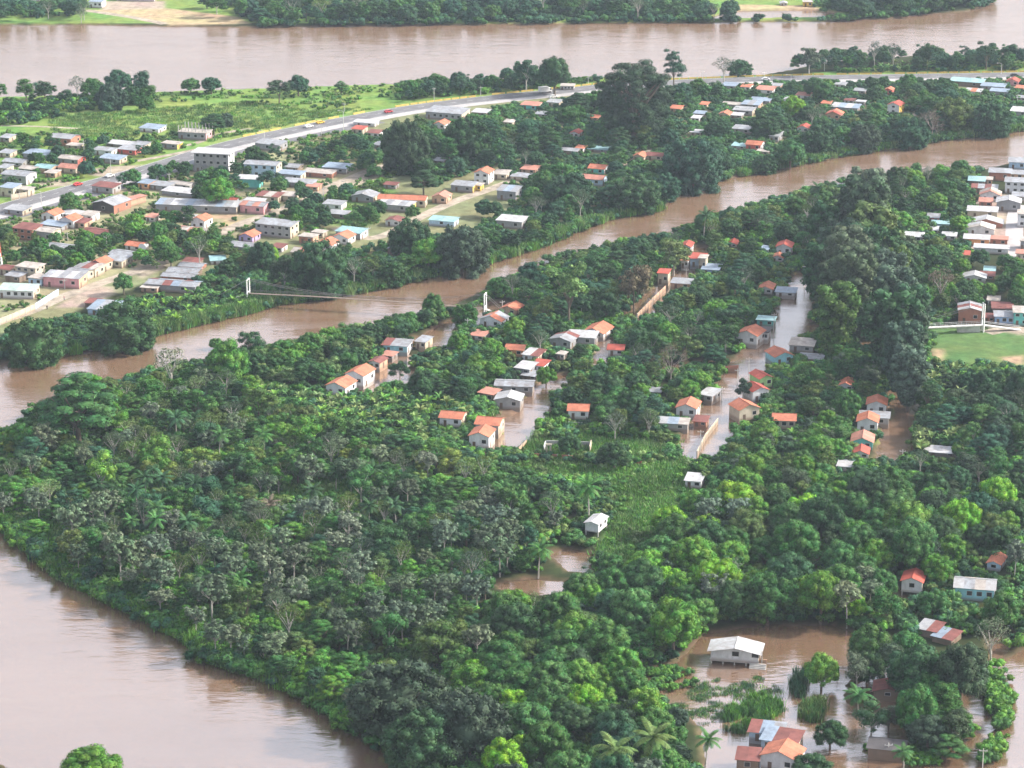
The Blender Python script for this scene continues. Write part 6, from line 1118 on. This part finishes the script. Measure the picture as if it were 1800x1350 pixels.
P_, S_, T_ = cat3([bank_line([(-20,900),(0,922),(120,1022),(245,1080),(365,1162),(465,1192),(558,1238),(640,1300)], 1.6, 11, 1500, tints=('mid','teal','bright','mid'), lo=.8, hi=2.0), bank_line([(1770,1180),(1768,1240),(1758,1290),(1745,1345)], 1.0, 6, 320, tints=('bright','bright','mid')), bank_line([(0,768),(170,675),(380,630),(560,592),(740,552)], 1.5, 7, 700, tints=('mid','dark')), bank_line([(930,464),(1080,427),(1230,388),(1400,337),(1580,305)], 1.5, 6, 500, tints=('mid','dark')), bank_line([(0,640),(190,610),(420,555),(700,502),(900,452),(1080,384),(1180,345),(1480,276),(1800,230)], 1.2, 6, 900, tints=('mid','teal','dark')),
     bank_line([(440,48),(700,45),(1200,40),(1480,38),(1745,6)], 1.5, 6, 320, lo=1.2, hi=2.4, tints=('mid','teal'))]); stuff('bank_bushes', 'shrub', P_, S_, T_, 'leafy bushes overhanging the water along the river banks', 'bushes')
def wetspread(poly, n, lo, hi, tints, kind, name, label, z=0.02):
    Pw = W(poly, 0); a, b = Pw.min(0), Pw.max(0); q = rng.uniform(a, b, (n*3, 2)); q = q[inside(Pw, q)][:n]; k = np.sin(q[:, 0]*.55+np.sin(q[:, 1]*.8)*1.7)+np.sin(q[:, 1]*.5); q = q[k > -.35]
    c = np.array([TINT[t] for t in tints])[rng.integers(0, len(tints), len(q))]; stuff(name, kind, np.column_stack([q, np.full(len(q), z)]), rng.uniform(lo, hi, len(q)), c*rng.uniform(.8, 1.2, (len(q), 1)), label, 'water plants')
wetspread([(1175,1240),(1240,1195),(1330,1188),(1372,1210),(1385,1245),(1330,1278),(1290,1288),(1220,1270)], 900, .5, 1.0, ('mid','bright','teal'), 'tuft', 'floating_weed', 'green floating weed spread over the pond in front of the stilt house')
wetspread([(1275,1255),(1330,1225),(1375,1220),(1382,1245),(1340,1270),(1310,1290),(1275,1290)], 260, .6, 1.0, ('mid','mid','bright'), 'reed', 'pond_reeds', 'clump of tall green reeds in the flooded pond')
wetspread([(1090,1185),(1190,1175),(1235,1195),(1200,1215),(1130,1212)], 150, .5, .9, ('mid','bright'), 'shrub', 'pond_bushes', 'half drowned bushes at the left side of the pond')
wetspread([(1393,1185),(1415,1185),(1415,1225),(1395,1225)], 30, .8, 1.2, ('dark','teal'), 'reed', 'reed_clump', 'dark upright clump of reeds standing alone in the flood')
wetspread([(1410,1240),(1450,1235),(1440,1275),(1405,1270)], 60, .6, 1.1, ('mid','olive'), 'reed', 'flood_grass', 'grassy clump left of the drowned grove')
wetspread([(1490,1300),(1530,1322),(1640,1300),(1650,1345),(1600,1350)], 120, .5, .9, ('mid','bright'), 'shrub', 'flood_hedge', 'green hedge line in the flood at the bottom')
# ------------------------------------------------------------------ the humid air
hz = bpy.data.materials.new('haze'); nt, N, L = nodes(hz); out = N.new('ShaderNodeOutputMaterial'); pv = N.new('ShaderNodeVolumePrincipled')
pv.inputs['Color'].default_value = (.70,.83,1,1); pv.inputs['Density'].default_value = 0.000058; pv.inputs['Anisotropy'].default_value = 0.2; L.new(pv.outputs[0], out.inputs['Volume'])
hb_ = MB().box(-9500, 9500, -6500, 30500, -3.5, 300).build('haze', hz); tag(hb_, 'thin bluish humid haze over the whole river plain', 'haze', kind='stuff')
print('TREES', len(TREES), 'HOUSES', len(HLIST), 'OBJ', len(bpy.data.objects))
